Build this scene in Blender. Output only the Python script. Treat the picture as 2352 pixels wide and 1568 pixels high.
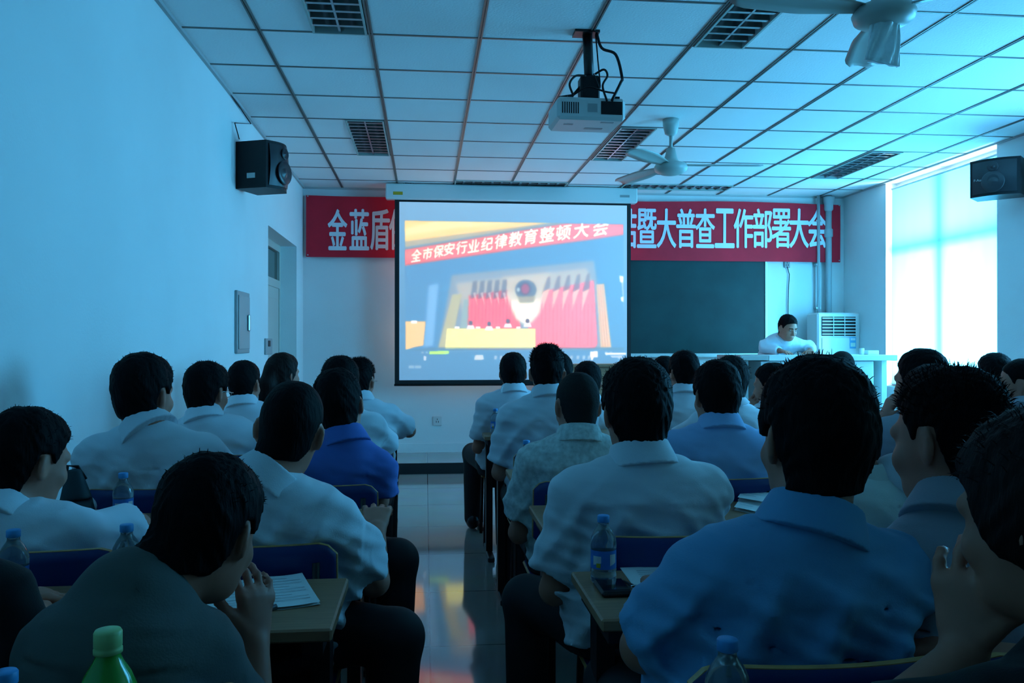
import bpy, math, random
import numpy as np
from mathutils import Vector, Matrix

for o in list(bpy.data.objects):
    bpy.data.objects.remove(o)
random.seed(7)
rng = np.random.default_rng(11)
SC = bpy.context.scene
COL = SC.collection
PI = math.pi

# ------------------------------------------------------------------ camera
FPX, YAW, PITCH = 1942.0, 0.102, 0.0027
CAMZ = 1.30
cd = bpy.data.cameras.new('camera')
cd.sensor_fit = 'HORIZONTAL'
cd.sensor_width = 36.0
cd.lens = FPX / 2352 * 36
cd.clip_start = 0.05
cam = bpy.data.objects.new('camera', cd)
COL.objects.link(cam)
cam.location = (0, 0, CAMZ)
cam.rotation_euler = (PI / 2 + PITCH, 0, -YAW)
SC.camera = cam

# ------------------------------------------------------------------ look
SC.view_settings.view_transform = 'Standard'
SC.view_settings.look = 'None'
SC.view_settings.exposure = 0.0
SC.view_settings.gamma = 1.0
SC.view_settings.use_curve_mapping = False
SC.cycles.max_bounces = 8
SC.cycles.diffuse_bounces = 5
SC.cycles.transmission_bounces = 8
SC.cycles.transparent_max_bounces = 8
SC.cycles.caustics_reflective = False
SC.cycles.caustics_refractive = False

# ------------------------------------------------------------------ daylight
W = bpy.data.worlds.new('daylight')
SC.world = W
W.use_nodes = True
W.node_tree.nodes['Background'].inputs[0].default_value = (1.0, 0.82, 0.50, 1)
W.node_tree.nodes['Background'].inputs[1].default_value = 2.2

XL, XR, YB, YF, ZC = -1.32, 4.82, -3.4, 9.35, 3.0     # room: left, right, rear, front, ceiling
WINDOWS = [(6.71, 8.45), (3.55, 5.45), (0.5, 2.4)]
WZ0, WZ1 = 0.86, 2.985
def area_light(name, loc, rot, sx, sy, power, color, spread=PI):
    l = bpy.data.lights.new(name, 'AREA')
    l.shape = 'RECTANGLE'; l.size = sx; l.size_y = sy
    l.energy = power; l.color = color; l.spread = spread
    o = bpy.data.objects.new(name, l)
    o.location = loc; o.rotation_euler = rot
    COL.objects.link(o)
    return o
SKYBLUE = (0.09, 0.52, 1.0)
# front window: daylight outside, coming through the thin blind
area_light('daylight_front', (XR + 1.15, 7.55, 1.25), (0, PI / 2, 0), 2.0, 1.7, 700, (0.60, 0.88, 1.0))
# windows further back along the same wall, their blue blinds glowing with daylight
area_light('daylight_middle', (XR - 0.03, 4.5, 1.92), (0, PI / 2, 0), 2.05, 1.85, 150, SKYBLUE)
area_light('daylight_near', (XR - 0.03, 1.45, 1.92), (0, PI / 2, 0), 2.05, 1.85, 3, SKYBLUE)

# ------------------------------------------------------------------ photo pixel + distance -> point of the room
def at(px, py, Y):
    a, b = (px - 1176) / FPX, (784 - py) / FPX
    f = math.cos(PITCH) - b * math.sin(PITCH)
    u = math.sin(PITCH) + b * math.cos(PITCH)
    c, s = math.cos(YAW), math.sin(YAW)
    dx, dy = a * c + f * s, -a * s + f * c
    k = Y / dy
    return np.array([dx * k, Y, CAMZ + u * k])
def atz(px, py, z):
    p = at(px, py, 1.0)
    k = (z - CAMZ) / (p[2] - CAMZ)
    return np.array([p[0] * k, k, z])

# ------------------------------------------------------------------ materials
MATS = {}
def mat(name, col, rough=0.6, metal=0.0, spec=0.5, noise=0.0, nscale=8.0, bump=0.0, bscale=60.0, trans=0.0,
        emit=None, estr=0.0, coat=0.0, sheen=0.0, alpha=1.0, stretch=None):
    if name in MATS:
        return MATS[name]
    m = bpy.data.materials.new(name); m.use_nodes = True
    nt = m.node_tree; N = nt.nodes; L = nt.links
    b = N['Principled BSDF']
    b.inputs['Base Color'].default_value = (*col, 1)
    b.inputs['Roughness'].default_value = rough
    b.inputs['Metallic'].default_value = metal
    b.inputs['Specular IOR Level'].default_value = spec
    b.inputs['Transmission Weight'].default_value = trans
    b.inputs['Coat Weight'].default_value = coat
    b.inputs['Sheen Weight'].default_value = sheen
    b.inputs['Alpha'].default_value = alpha
    if emit:
        b.inputs['Emission Color'].default_value = (*emit, 1)
        b.inputs['Emission Strength'].default_value = estr
    if noise or bump:
        tc = N.new('ShaderNodeTexCoord'); mp = N.new('ShaderNodeMapping')
        L.new(tc.outputs['Object'], mp.inputs['Vector'])
        if stretch: mp.inputs['Scale'].default_value = stretch
    if noise:
        t = N.new('ShaderNodeTexNoise'); t.inputs['Scale'].default_value = nscale; t.inputs['Detail'].default_value = 4
        L.new(mp.outputs['Vector'], t.inputs['Vector'])
        r = N.new('ShaderNodeMapRange'); r.inputs['To Min'].default_value = 1 - noise; r.inputs['To Max'].default_value = 1 + noise
        r.inputs['From Min'].default_value = 0.3; r.inputs['From Max'].default_value = 0.7
        L.new(t.outputs['Fac'], r.inputs['Value'])
        x = N.new('ShaderNodeMix'); x.data_type = 'RGBA'; x.blend_type = 'MULTIPLY'; x.inputs['Factor'].default_value = 1
        x.inputs[6].default_value = (*col, 1)
        L.new(r.outputs['Result'], x.inputs[7]); L.new(x.outputs[2], b.inputs['Base Color'])
    if bump:
        t = N.new('ShaderNodeTexNoise'); t.inputs['Scale'].default_value = bscale; t.inputs['Detail'].default_value = 3
        L.new(mp.outputs['Vector'], t.inputs['Vector'])
        u = N.new('ShaderNodeBump'); u.inputs['Strength'].default_value = bump; u.inputs['Distance'].default_value = 0.005
        L.new(t.outputs['Fac'], u.inputs['Height']); L.new(u.outputs['Normal'], b.inputs['Normal'])
    MATS[name] = m
    return m

SCREEN_AMBIENT = np.array([0.02, 0.075, 0.12])
M_WALL = mat('white_wall_paint', (0.80, 0.82, 0.82), 0.85, noise=0.03, nscale=1.3, bump=0.15, bscale=90)
M_TILE = mat('mineral_ceiling_tile', (0.88, 0.88, 0.88), 0.9, bump=0.5, bscale=70, stretch=(1, 2.5, 1))
M_GRID = mat('ceiling_grid_metal', (0.16, 0.15, 0.14), 0.45, 0.3)
M_REAR = mat('darkened_rear_wall', (0.16, 0.15, 0.14), 0.9)  # unseen rear wall, darkened to cut bounce light on the audience's backs
M_DARKBASE = mat('dark_skirting', (0.012, 0.014, 0.018), 0.4)
M_DOORW = mat('grey_door_paint', (0.55, 0.55, 0.5), 0.5)
M_GLASSD = mat('transom_glass', (0.05, 0.07, 0.06), 0.1, spec=0.7)
M_BLACK = mat('black_plastic', (0.007, 0.007, 0.009), 0.45, spec=0.3)
M_BLACKM = mat('black_metal', (0.014, 0.014, 0.016), 0.4, 0.2)
M_WHITEP = mat('white_plastic', (0.72, 0.73, 0.72), 0.45)
M_GREYP = mat('grey_plastic', (0.33, 0.34, 0.34), 0.5)
M_PROJ = mat('projector_casing', (0.62, 0.62, 0.60), 0.45)
M_WOOD = mat('tan_desk_laminate', (0.40, 0.20, 0.11), 0.4, noise=0.12, nscale=14, stretch=(0.6, 6, 6))
M_PLY = mat('plywood_edge', (0.55, 0.29, 0.10), 0.45, noise=0.15, nscale=30, stretch=(1, 1, 8))
M_BLUE = mat('blue_seat_laminate', (0.005, 0.030, 0.17), 0.45)
M_STEEL = mat('brushed_steel', (0.5, 0.5, 0.5), 0.3, 0.9)
M_ALU = mat('aluminium_trim', (0.55, 0.55, 0.52), 0.4, 0.6)
M_BOARD = mat('green_chalkboard', (0.005, 0.034, 0.036), 0.45, spec=0.3, noise=0.25, nscale=2.5)
M_PIPE = mat('grey_pipe', (0.42, 0.44, 0.46), 0.45)
M_RED = mat('red_banner_cloth', (0.72, 0.006, 0.03), 0.75, noise=0.08, nscale=5, bump=0.1, bscale=20, emit=None)
M_LETTER = mat('white_lettering', (0.80, 0.80, 0.84), 0.8)
M_SCREENB = mat('black_screen_border', (0.008, 0.009, 0.012), 0.7)
M_FANW = mat('fan_enamel', (0.42, 0.47, 0.44), 0.35)
M_LOUV = mat('louver_aluminium', (0.42, 0.44, 0.47), 0.22, 0.85)
M_TUBE = mat('unlit_tube', (0.75, 0.75, 0.72), 0.3)
M_PAPER = mat('white_paper', (0.82, 0.83, 0.83), 0.8)
M_INK = mat('printed_ink', (0.16, 0.17, 0.2), 0.8)
M_SKIN = mat('skin', (0.46, 0.17, 0.11), 0.55, noise=0.08, nscale=20)
M_HAIR = mat('black_hair', (0.005, 0.0045, 0.005), 0.7, spec=0.08, bump=0.5, bscale=160, stretch=(1, 1, 0.25))
M_HAIRB = mat('dark_brown_hair', (0.014, 0.007, 0.006), 0.6, spec=0.12, bump=0.6, bscale=160, stretch=(1, 1, 0.15))
M_HAIRG = mat('cropped_greying_hair', (0.022, 0.021, 0.020), 0.8, spec=0.1, bump=0.5, bscale=220)
M_TROU = mat('black_trousers', (0.010, 0.010, 0.013), 0.8)
M_SHOE = mat('black_shoe_leather', (0.012, 0.011, 0.011), 0.35)
M_EYEW = mat('eye_white', (0.28, 0.25, 0.23), 0.4)
M_EYEB = mat('eye_iris', (0.01, 0.008, 0.006), 0.2)
M_LIP = mat('lip', (0.33, 0.11, 0.09), 0.5)
def shirt_mat(name, col):
    return mat(name, col, 0.85, spec=0.2, sheen=0.1, bump=0.12, bscale=300)
M_SH = {'white': shirt_mat('white_shirt_cotton', (0.68, 0.72, 0.78)),
        'offwhite': shirt_mat('off_white_shirt_cotton', (0.62, 0.66, 0.64)),
        'pattern': mat('patterned_shirt_cotton', (0.58, 0.62, 0.60), 0.85, spec=0.2, noise=0.22, nscale=55, bump=0.12, bscale=300),
        'light_blue': shirt_mat('light_blue_shirt_cotton', (0.30, 0.50, 0.80)),
        'sky': shirt_mat('sky_blue_shirt_cotton', (0.13, 0.35, 0.58)),
        'blue': shirt_mat('royal_blue_shirt_cotton', (0.07, 0.15, 0.46)),
        'grey': shirt_mat('grey_shirt_cotton', (0.095, 0.105, 0.10)),
        'greywhite': shirt_mat('grey_white_shirt_cotton', (0.34, 0.37, 0.43)),
        'black': shirt_mat('black_shirt_cotton', (0.009, 0.009, 0.010))}

# ------------------------------------------------------------------ mesh helpers
class MB:
    """collects shapes and links them as one mesh object"""
    def __init__(s):
        s.v = []; s.f = []; s.mi = []; s.sm = []
    def add(s, vs, fs, mi=0, smooth=False):
        b = len(s.v)
        s.v.extend([tuple(map(float, p)) for p in vs])
        for f in fs:
            s.f.append([b + i for i in f]); s.mi.append(mi); s.sm.append(smooth)
        return s
    def box(s, lo, hi, mi=0, bev=0.0):
        x0, y0, z0 = lo; x1, y1, z1 = hi
        if bev <= 0:
            vs = [(x0, y0, z0), (x1, y0, z0), (x1, y1, z0), (x0, y1, z0), (x0, y0, z1), (x1, y0, z1), (x1, y1, z1), (x0, y1, z1)]
            return s.add(vs, [(0, 3, 2, 1), (4, 5, 6, 7), (0, 1, 5, 4), (1, 2, 6, 5), (2, 3, 7, 6), (3, 0, 4, 7)], mi)
        b = min(bev, (x1 - x0) / 2.01, (y1 - y0) / 2.01, (z1 - z0) / 2.01)
        vs = []; idx = {}
        for cx in (0, 1):
            for cy in (0, 1):
                for cz in (0, 1):
                    X = (x0, x1)[cx]; Y = (y0, y1)[cy]; Z = (z0, z1)[cz]
                    ix = b if cx == 0 else -b; iy = b if cy == 0 else -b; iz = b if cz == 0 else -b
                    for ax, p in enumerate([(X, Y + iy, Z + iz), (X + ix, Y, Z + iz), (X + ix, Y + iy, Z)]):
                        idx[(cx, cy, cz, ax)] = len(vs); vs.append(p)
        fs = []
        def q(*k): fs.append([idx[a] for a in k])
        q((0,0,0,0),(0,0,1,0),(0,1,1,0),(0,1,0,0)); q((1,0,0,0),(1,1,0,0),(1,1,1,0),(1,0,1,0))
        q((0,0,0,1),(1,0,0,1),(1,0,1,1),(0,0,1,1)); q((0,1,0,1),(0,1,1,1),(1,1,1,1),(1,1,0,1))
        q((0,0,0,2),(0,1,0,2),(1,1,0,2),(1,0,0,2)); q((0,0,1,2),(1,0,1,2),(1,1,1,2),(0,1,1,2))
        for cy in (0, 1):
            for cz in (0, 1):
                q((0,cy,cz,1),(1,cy,cz,1),(1,cy,cz,2),(0,cy,cz,2))
        for cx in (0, 1):
            for cz in (0, 1):
                q((cx,0,cz,0),(cx,1,cz,0),(cx,1,cz,2),(cx,0,cz,2))
        for cx in (0, 1):
            for cy in (0, 1):
                q((cx,cy,0,0),(cx,cy,1,0),(cx,cy,1,1),(cx,cy,0,1))
        for cx in (0, 1):
            for cy in (0, 1):
                for cz in (0, 1):
                    q((cx,cy,cz,0),(cx,cy,cz,1),(cx,cy,cz,2))
        return s.add(vs, fs, mi)
    def tube(s, pts, r, n=10, mi=0, cap=True):
        pts = [np.array(p, float) for p in pts]
        rs = r if isinstance(r, (list, tuple)) else [r] * len(pts)
        vs = []; ref = None
        for i, p in enumerate(pts):
            d = pts[min(i + 1, len(pts) - 1)] - pts[max(i - 1, 0)]
            d = d / (np.linalg.norm(d) + 1e-9)
            if ref is None:
                ref = np.array([0, 0, 1.0]) if abs(d[2]) < 0.9 else np.array([1.0, 0, 0])
            a = np.cross(d, ref); a /= np.linalg.norm(a) + 1e-9
            b = np.cross(a, d); ref = b
            for k in range(n):
                t = 2 * PI * k / n
                vs.append(p + rs[i] * (math.cos(t) * a + math.sin(t) * b))
        fs = []
        for i in range(len(pts) - 1):
            for k in range(n):
                k2 = (k + 1) % n
                fs.append((i * n + k, i * n + k2, (i + 1) * n + k2, (i + 1) * n + k))
        s.add(vs, fs, mi, True)
        if cap:
            b = len(s.v) - len(vs)
            for off, rev in ((0, False), ((len(pts) - 1) * n, True)):
                f = [b + off + k for k in range(n)]
                s.f.append(f[::-1] if not rev else f); s.mi.append(mi); s.sm.append(False)
        return s
    def lathe(s, prof, c=(0, 0, 0), n=28, mi=0, smooth=True):
        vs = []; fs = []
        for r, z in prof:
            for k in range(n):
                t = 2 * PI * k / n
                vs.append((c[0] + r * math.cos(t), c[1] + r * math.sin(t), c[2] + z))
        for i in range(len(prof) - 1):
            for k in range(n):
                k2 = (k + 1) % n
                fs.append((i * n + k, i * n + k2, (i + 1) * n + k2, (i + 1) * n + k))
        return s.add(vs, fs, mi, smooth)
    def xform(s, M):
        s.v = [tuple(M @ Vector(p)) for p in s.v]
        return s
    def build(s, name, mats, parent=None, loc=None):
        me = bpy.data.meshes.new(name)
        off = np.array(parent_loc(parent) if loc is None else loc)
        v = np.array(s.v, float) - (off if parent is not None else 0)
        if parent is None and loc is not None:
            v = np.array(s.v, float) - np.array(loc)
        me.from_pydata(v.tolist(), [], s.f)
        for m in (mats if isinstance(mats, (list, tuple)) else [mats]):
            me.materials.append(m)
        me.polygons.foreach_set('material_index', s.mi)
        me.polygons.foreach_set('use_smooth', s.sm)
        me.validate(); me.update()
        import bmesh
        bm = bmesh.new(); bm.from_mesh(me); bmesh.ops.recalc_face_normals(bm, faces=bm.faces); bm.to_mesh(me); bm.free()
        return link(name, me, parent, loc)
def parent_loc(p):
    L = Vector((0, 0, 0))
    while p is not None:
        L = L + p.location; p = p.parent
    return L
def link(name, me, parent=None, loc=None):
    o = bpy.data.objects.new(name, me)
    COL.objects.link(o)
    if parent is not None:
        o.parent = parent
    elif loc is not None:
        o.location = loc
    return o
def tag(o, label, cat, group=None):
    o['label'] = label; o['category'] = cat
    if group: o['group'] = group
    return o
def thing(name, label, cat, loc, group=None):
    o = bpy.data.objects.new(name, None)
    o.empty_display_size = 0.1
    COL.objects.link(o); o.location = loc
    return tag(o, label, cat, group)
def struct(name, mb, m, label=None):
    o = mb.build(name, m)
    o['kind'] = 'structure'
    if label: o['label'] = label
    return o
def copy_tree(src, loc, label, group=None):
    r = src.copy(); COL.objects.link(r); r.location = loc
    r['label'] = label
    if group: r['group'] = group
    for ch in src.children:
        c = ch.copy(); COL.objects.link(c); c.parent = r
        for g in ch.children:
            d = g.copy(); COL.objects.link(d); d.parent = c
    return r
def text_mesh(body, bold=0.0):
    c = bpy.data.curves.new('t', 'FONT'); c.body = body; c.offset = bold; c.resolution_u = 4
    o = bpy.data.objects.new('t', c); COL.objects.link(o)
    dg = bpy.context.evaluated_depsgraph_get()
    me = bpy.data.meshes.new_from_object(o.evaluated_get(dg))
    v = np.array([p.co[:] for p in me.vertices]); me.calc_loop_triangles()
    t = np.array([q.vertices[:] for q in me.loop_triangles])
    bpy.data.objects.remove(o); bpy.data.curves.remove(c); bpy.data.meshes.remove(me)
    return v, t
# ================================================================== the room
def wall_cells(us, vs, holes):
    for i in range(len(us) - 1):
        for j in range(len(vs) - 1):
            cu, cv = (us[i] + us[i + 1]) / 2, (vs[j] + vs[j + 1]) / 2
            if not any(h[0] < cu < h[1] and h[2] < cv < h[3] for h in holes):
                yield us[i], us[i + 1], vs[j], vs[j + 1]
T = 0.24
# left wall with the door recess
DOOR = (7.30, 8.88, 0.0, 2.30)
mb = MB()
for a, b, c, d in wall_cells([YB, DOOR[0], DOOR[1], YF], [0, DOOR[3], ZC + 0.3], [DOOR]):
    mb.box((XL - T, a, c), (XL, b, d))
struct('wall_left', mb, M_WALL)
# right wall with the windows
mb = MB(); holes = [(a, b, WZ0, WZ1) for a, b in WINDOWS]
ys = sorted([YB, YF] + [y for w in WINDOWS for y in w])
for a, b, c, d in wall_cells(ys, [0, WZ0, WZ1, ZC + 0.3], holes):
    mb.box((XR, a, c), (XR + T, b, d))
struct('wall_right', mb, M_WALL)
struct('wall_front', MB().box((XL - T, YF, 0), (XR + T, YF + T, ZC + 0.3)), M_WALL)
struct('wall_rear', MB().box((XL - T, YB - T, 0), (XR + T, YB, ZC + 0.3)), M_REAR)
# floor: glossy 0.8 m porcelain tiles
mf = bpy.data.materials.new('polished_floor_tile'); mf.use_nodes = True
nt = mf.node_tree; b = nt.nodes['Principled BSDF']
tc = nt.nodes.new('ShaderNodeTexCoord'); mp = nt.nodes.new('ShaderNodeMapping'); br = nt.nodes.new('ShaderNodeTexBrick')
mp.inputs['Location'].default_value = (-0.02, 0.35, 0)
br.offset = 0.0; br.inputs['Scale'].default_value = 1.0
br.inputs['Brick Width'].default_value = 0.8; br.inputs['Row Height'].default_value = 0.8
br.inputs['Mortar Size'].default_value = 0.004; br.inputs['Mortar Smooth'].default_value = 0.3
br.inputs['Color1'].default_value = (0.40, 0.40, 0.37, 1); br.inputs['Color2'].default_value = (0.42, 0.42, 0.39, 1)
br.inputs['Mortar'].default_value = (0.10, 0.10, 0.09, 1)
nt.links.new(tc.outputs['Object'], mp.inputs['Vector']); nt.links.new(mp.outputs['Vector'], br.inputs['Vector'])
ns = nt.nodes.new('ShaderNodeTexNoise'); ns.inputs['Scale'].default_value = 3.0; ns.inputs['Detail'].default_value = 5
nt.links.new(tc.outputs['Object'], ns.inputs['Vector'])
mx = nt.nodes.new('ShaderNodeMix'); mx.data_type = 'RGBA'; mx.blend_type = 'MULTIPLY'; mx.inputs['Factor'].default_value = 0.25
nt.links.new(br.outputs['Color'], mx.inputs[6]); nt.links.new(ns.outputs['Color'], mx.inputs[7])
nt.links.new(mx.outputs[2], b.inputs['Base Color'])
b.inputs['Roughness'].default_value = 0.07; b.inputs['Specular IOR Level'].default_value = 0.6
struct('floor', MB().box((XL - T, YB - T, -0.1), (XR + T, YF + T, 0)), mf)
# raised platform at the front
PLY, PH = 8.50, 0.106
mb = MB().box((XL, PLY + 0.004, 0), (XR, YF, PH))
struct('floor_platform', mb, mf)
mb = MB().box((XL, PLY - 0.012, 0), (XR, PLY + 0.004, PH + 0.002))
struct('trim_1', mb, M_DARKBASE)
mb = MB().box((DOOR[1] + 0.0, YF - 0.012, PH), (DOOR[1] + 0.001, YF, PH + 0.001))
mb = MB().box((XL, YF - 0.012, PH), (XR, YF, PH + 0.10))
struct('baseboard_front', mb, M_WALL)
for nm, x0, x1, segs in (('baseboard_left', XL, XL + 0.012, [(YB, DOOR[0]), (DOOR[1], PLY - 0.012)]), ('baseboard_right', XR - 0.012, XR, [(YB, PLY - 0.012)])):
    mb = MB()
    for a, c in segs: mb.box((x0, a, 0), (x1, c, 0.10))
    struct(nm, mb, M_DARKBASE)

# ceiling: 0.6 m mineral tiles in a metal grid, openings for the lights
GX0, GY0 = -0.8985, 4.69
gx = sorted({XL, XR} | {GX0 + 0.6 * i for i in range(-1, 10) if XL < GX0 + 0.6 * i < XR})
gy = sorted({YB, YF} | {GY0 + 0.6 * j for j in range(-14, 9) if YB < GY0 + 0.6 * j < YF})
def gl(i): return GX0 + 0.6 * i
def gr(j): return GY0 + 0.6 * j
LIGHTS = [  # x0, x1, y0, y1, label
    (gl(1) - 0.315, gl(1) - 0.015, gr(-2), gr(0), 'grey louvred ceiling light at the top edge of the photo, left of the projector'),
    (gl(1) - 0.315, gl(1) - 0.015, gr(3), gr(5), 'grey louvred ceiling light above and left of the projection screen'),
    (gl(4) + 0.015, gl(4) + 0.315, gr(-2), gr(0), 'grey louvred ceiling light between the projector and the bagged fan'),
    (gl(4) + 0.015, gl(4) + 0.315, gr(3), gr(5), 'grey louvred ceiling light beside the open ceiling fan blade'),
    (gl(8) + 0.015, gl(8) + 0.315, gr(4), gr(6), 'grey louvred ceiling light near the tall bright window'),
    (gl(2), gl(4), gr(7) - 0.11, gr(7) + 0.19, 'grey louvred ceiling light running crosswise just above the screen casing'),
    (gl(5), gl(7), gr(7) - 0.11, gr(7) + 0.19, 'grey louvred ceiling light running crosswise above the red banner')]
bx = sorted(set(gx) | {v for l in LIGHTS for v in l[:2]})
by = sorted(set(gy) | {v for l in LIGHTS for v in l[2:4]})
mb = MB()
for a, b_, c, d in wall_cells(bx, by, [l[:4] for l in LIGHTS]):
    mb.add([(a, c, ZC), (b_, c, ZC), (b_, d, ZC), (a, d, ZC)], [(0, 3, 2, 1)])
struct('ceiling', mb, M_TILE)
struct('ceiling_deck', MB().box((XL - T, YB - T, ZC + 0.3), (XR + T, YF + T, ZC + 0.4)), M_WALL)
def spans(lo, hi, cut):
    out = [(lo, hi)]
    for a, b_ in cut:
        n = []
        for s, e in out:
            if b_ <= s or a >= e: n.append((s, e)); continue
            if a > s: n.append((s, a))
            if b_ < e: n.append((b_, e))
        out = n
    return out
mb = MB()
for x in gx[1:-1]:
    for s, e in spans(YB, YF, [(l[2], l[3]) for l in LIGHTS if l[0] < x < l[1]]):
        mb.box((x - 0.012, s, ZC - 0.006), (x - 0.003, e, ZC + 0.01)); mb.box((x + 0.003, s, ZC - 0.006), (x + 0.012, e, ZC + 0.01))
        mb.box((x - 0.003, s, ZC - 0.001), (x + 0.003, e, ZC + 0.01))
struct('trim_2', mb, M_GRID)
mb = MB()
for y in gy[1:-1]:
    for s, e in spans(XL, XR, [(l[0], l[1]) for l in LIGHTS if l[2] < y < l[3]]):
        mb.box((s, y - 0.008, ZC - 0.004), (e, y + 0.008, ZC + 0.01))
struct('trim_3', mb, M_GRID)
mb = MB().box((XL, YB, ZC - 0.02), (XL + 0.02, YF, ZC)).box((XR - 0.02, YB, ZC - 0.014), (XR, YF, ZC)).box((XL + 0.02, YF - 0.02, ZC - 0.02), (XR - 0.02, YF, ZC))
struct('trim_4', mb, mat('edge_angle', (0.45, 0.45, 0.45), 0.6))

# recessed lights, unlit
for x0, x1, y0, y1, lab in LIGHTS:
    x0 += .004; x1 -= .004; y0 += .004; y1 -= .004
    t = thing('ceiling_light', lab, 'ceiling light', ((x0 + x1) / 2, (y0 + y1) / 2, ZC), 'unlit recessed ceiling lights')
    m = MB(); w = 0.012
    m.box((x0, y0, ZC - 0.012), (x0 + w, y1, ZC + 0.10)).box((x1 - w, y0, ZC - 0.012), (x1, y1, ZC + 0.10))
    m.box((x0 + w, y0, ZC - 0.012), (x1 - w, y0 + w, ZC + 0.10)).box((x0 + w, y1 - w, ZC - 0.012), (x1 - w, y1, ZC + 0.10))
    m.box((x0, y0, ZC + 0.10), (x1, y1, ZC + 0.105))
    m.build('frame', M_FANW, t)
    lng = 1 if (y1 - y0) > (x1 - x0) else 0
    m = MB(); n = 12
    if lng:
        cx = (x0 + x1) / 2
        m.box((cx - 0.006, y0 + w, ZC - 0.004), (cx + 0.006, y1 - w, ZC + 0.07))
        for k in range(1, n):
            y = y0 + (y1 - y0) * k / n
            for xa, xb in ((x0 + w, cx - 0.006), (cx + 0.006, x1 - w)):
                m.add([(xa, y - 0.012, ZC - 0.002), (xb, y - 0.012, ZC - 0.002), (xb, y + 0.012, ZC - 0.002), (xa, y + 0.012, ZC - 0.002), (xa, y, ZC + 0.05), (xb, y, ZC + 0.05)],
                      [(0, 1, 2, 3), (0, 1, 5, 4), (2, 3, 4, 5), (0, 3, 4), (1, 2, 5)])
    else:
        cy = (y0 + y1) / 2
        m.box((x0 + w, cy - 0.006, ZC - 0.004), (x1 - w, cy + 0.006, ZC + 0.07))
        for k in range(1, n):
            x = x0 + (x1 - x0) * k / n
            for ya, yb in ((y0 + w, cy - 0.006), (cy + 0.006, y1 - w)):
                m.add([(x - 0.012, ya, ZC - 0.002), (x - 0.012, yb, ZC - 0.002), (x + 0.012, yb, ZC - 0.002), (x + 0.012, ya, ZC - 0.002), (x, ya, ZC + 0.05), (x, yb, ZC + 0.05)],
                      [(0, 1, 2, 3), (0, 1, 5, 4), (2, 3, 4, 5), (0, 3, 4), (1, 2, 5)])
    m.build('louver', M_LOUV, t)
    for s in (-1, 1):
        m = MB()
        if lng: m.tube([(cx + s * 0.065, y0 + 0.03, ZC + 0.075), (cx + s * 0.065, y1 - 0.03, ZC + 0.075)], 0.013, 8)
        else: m.tube([(x0 + 0.03, cy + s * 0.065, ZC + 0.075), (x1 - 0.03, cy + s * 0.065, ZC + 0.075)], 0.013, 8)
        m.build('tube', M_TUBE, t)

# door in its recess
m = MB(); xd = XL - T + 0.03
m.box((xd, DOOR[0], 0), (xd + 0.05, DOOR[0] + 0.07, DOOR[3])).box((xd, DOOR[1] - 0.07, 0), (xd + 0.05, DOOR[1], DOOR[3]))
m.box((xd, DOOR[0] + .07, DOOR[3] - 0.07), (xd + 0.05, DOOR[1] - .07, DOOR[3])).box((xd, DOOR[0] + .07, 1.86), (xd + 0.05, DOOR[1] - .07, 1.94))
dr = struct('door_1', m, M_DOORW)
m = MB().box((xd + 0.005, DOOR[0] + .07, 0.005), (xd + 0.04, DOOR[1] - .07, 1.86))
for a, c in ((0.15, 0.85), (1.0, 1.75)):
    for yy in (DOOR[0] + .15, (DOOR[0] + DOOR[1]) / 2 + .05):
        m.box((xd + 0.04, yy, a), (xd + 0.047, yy + 0.58, c), bev=0.004)
m.build('door_leaf', M_DOORW, dr)
MB().box((xd + 0.015, DOOR[0] + .07, 1.94), (xd + 0.025, DOOR[1] - .07, DOOR[3] - .07)).build('transom_pane', M_GLASSD, dr)
MB().tube([(xd + .04, DOOR[0] + .14, 1.0), (xd + .09, DOOR[0] + .14, 1.0), (xd + .09, DOOR[0] + .26, 1.0)], 0.01).build('door_handle', M_STEEL, dr)
struct('wall_corridor', MB().box((XL - T - 0.06, DOOR[0] - .2, 0), (XL - T - 0.005, DOOR[1] + .2, 2.6)), M_WALL)

# windows: frames, panes and blue roller blinds
mg = bpy.data.materials.new('window_glass'); mg.use_nodes = True
nt = mg.node_tree; nt.nodes.remove(nt.nodes['Principled BSDF'])
tr = nt.nodes.new('ShaderNodeBsdfTransparent'); gs = nt.nodes.new('ShaderNodeBsdfGlossy'); mxs = nt.nodes.new('ShaderNodeMixShader')
tr.inputs[0].default_value = (0.93, 0.97, 0.97, 1); gs.inputs['Roughness'].default_value = 0.02; mxs.inputs[0].default_value = 0.06
nt.links.new(tr.outputs[0], mxs.inputs[1]); nt.links.new(gs.outputs[0], mxs.inputs[2]); nt.links.new(mxs.outputs[0], nt.nodes['Material Output'].inputs[0])
mbl = bpy.data.materials.new('blue_blind_fabric'); mbl.use_nodes = True
nt = mbl.node_tree; nt.nodes.remove(nt.nodes['Principled BSDF'])
df = nt.nodes.new('ShaderNodeBsdfDiffuse'); tl = nt.nodes.new('ShaderNodeBsdfTranslucent'); mxs = nt.nodes.new('ShaderNodeMixShader')
df.inputs[0].default_value = (0.30, 0.55, 0.80, 1); tl.inputs[0].default_value = (0.13, 0.60, 0.95, 1); mxs.inputs[0].default_value = 0.75
nt.links.new(df.outputs[0], mxs.inputs[1]); nt.links.new(tl.outputs[0], mxs.inputs[2]); nt.links.new(mxs.outputs[0], nt.nodes['Material Output'].inputs[0])
M_FRAME = mat('white_window_frame', (0.7, 0.7, 0.7), 0.5)
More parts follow.
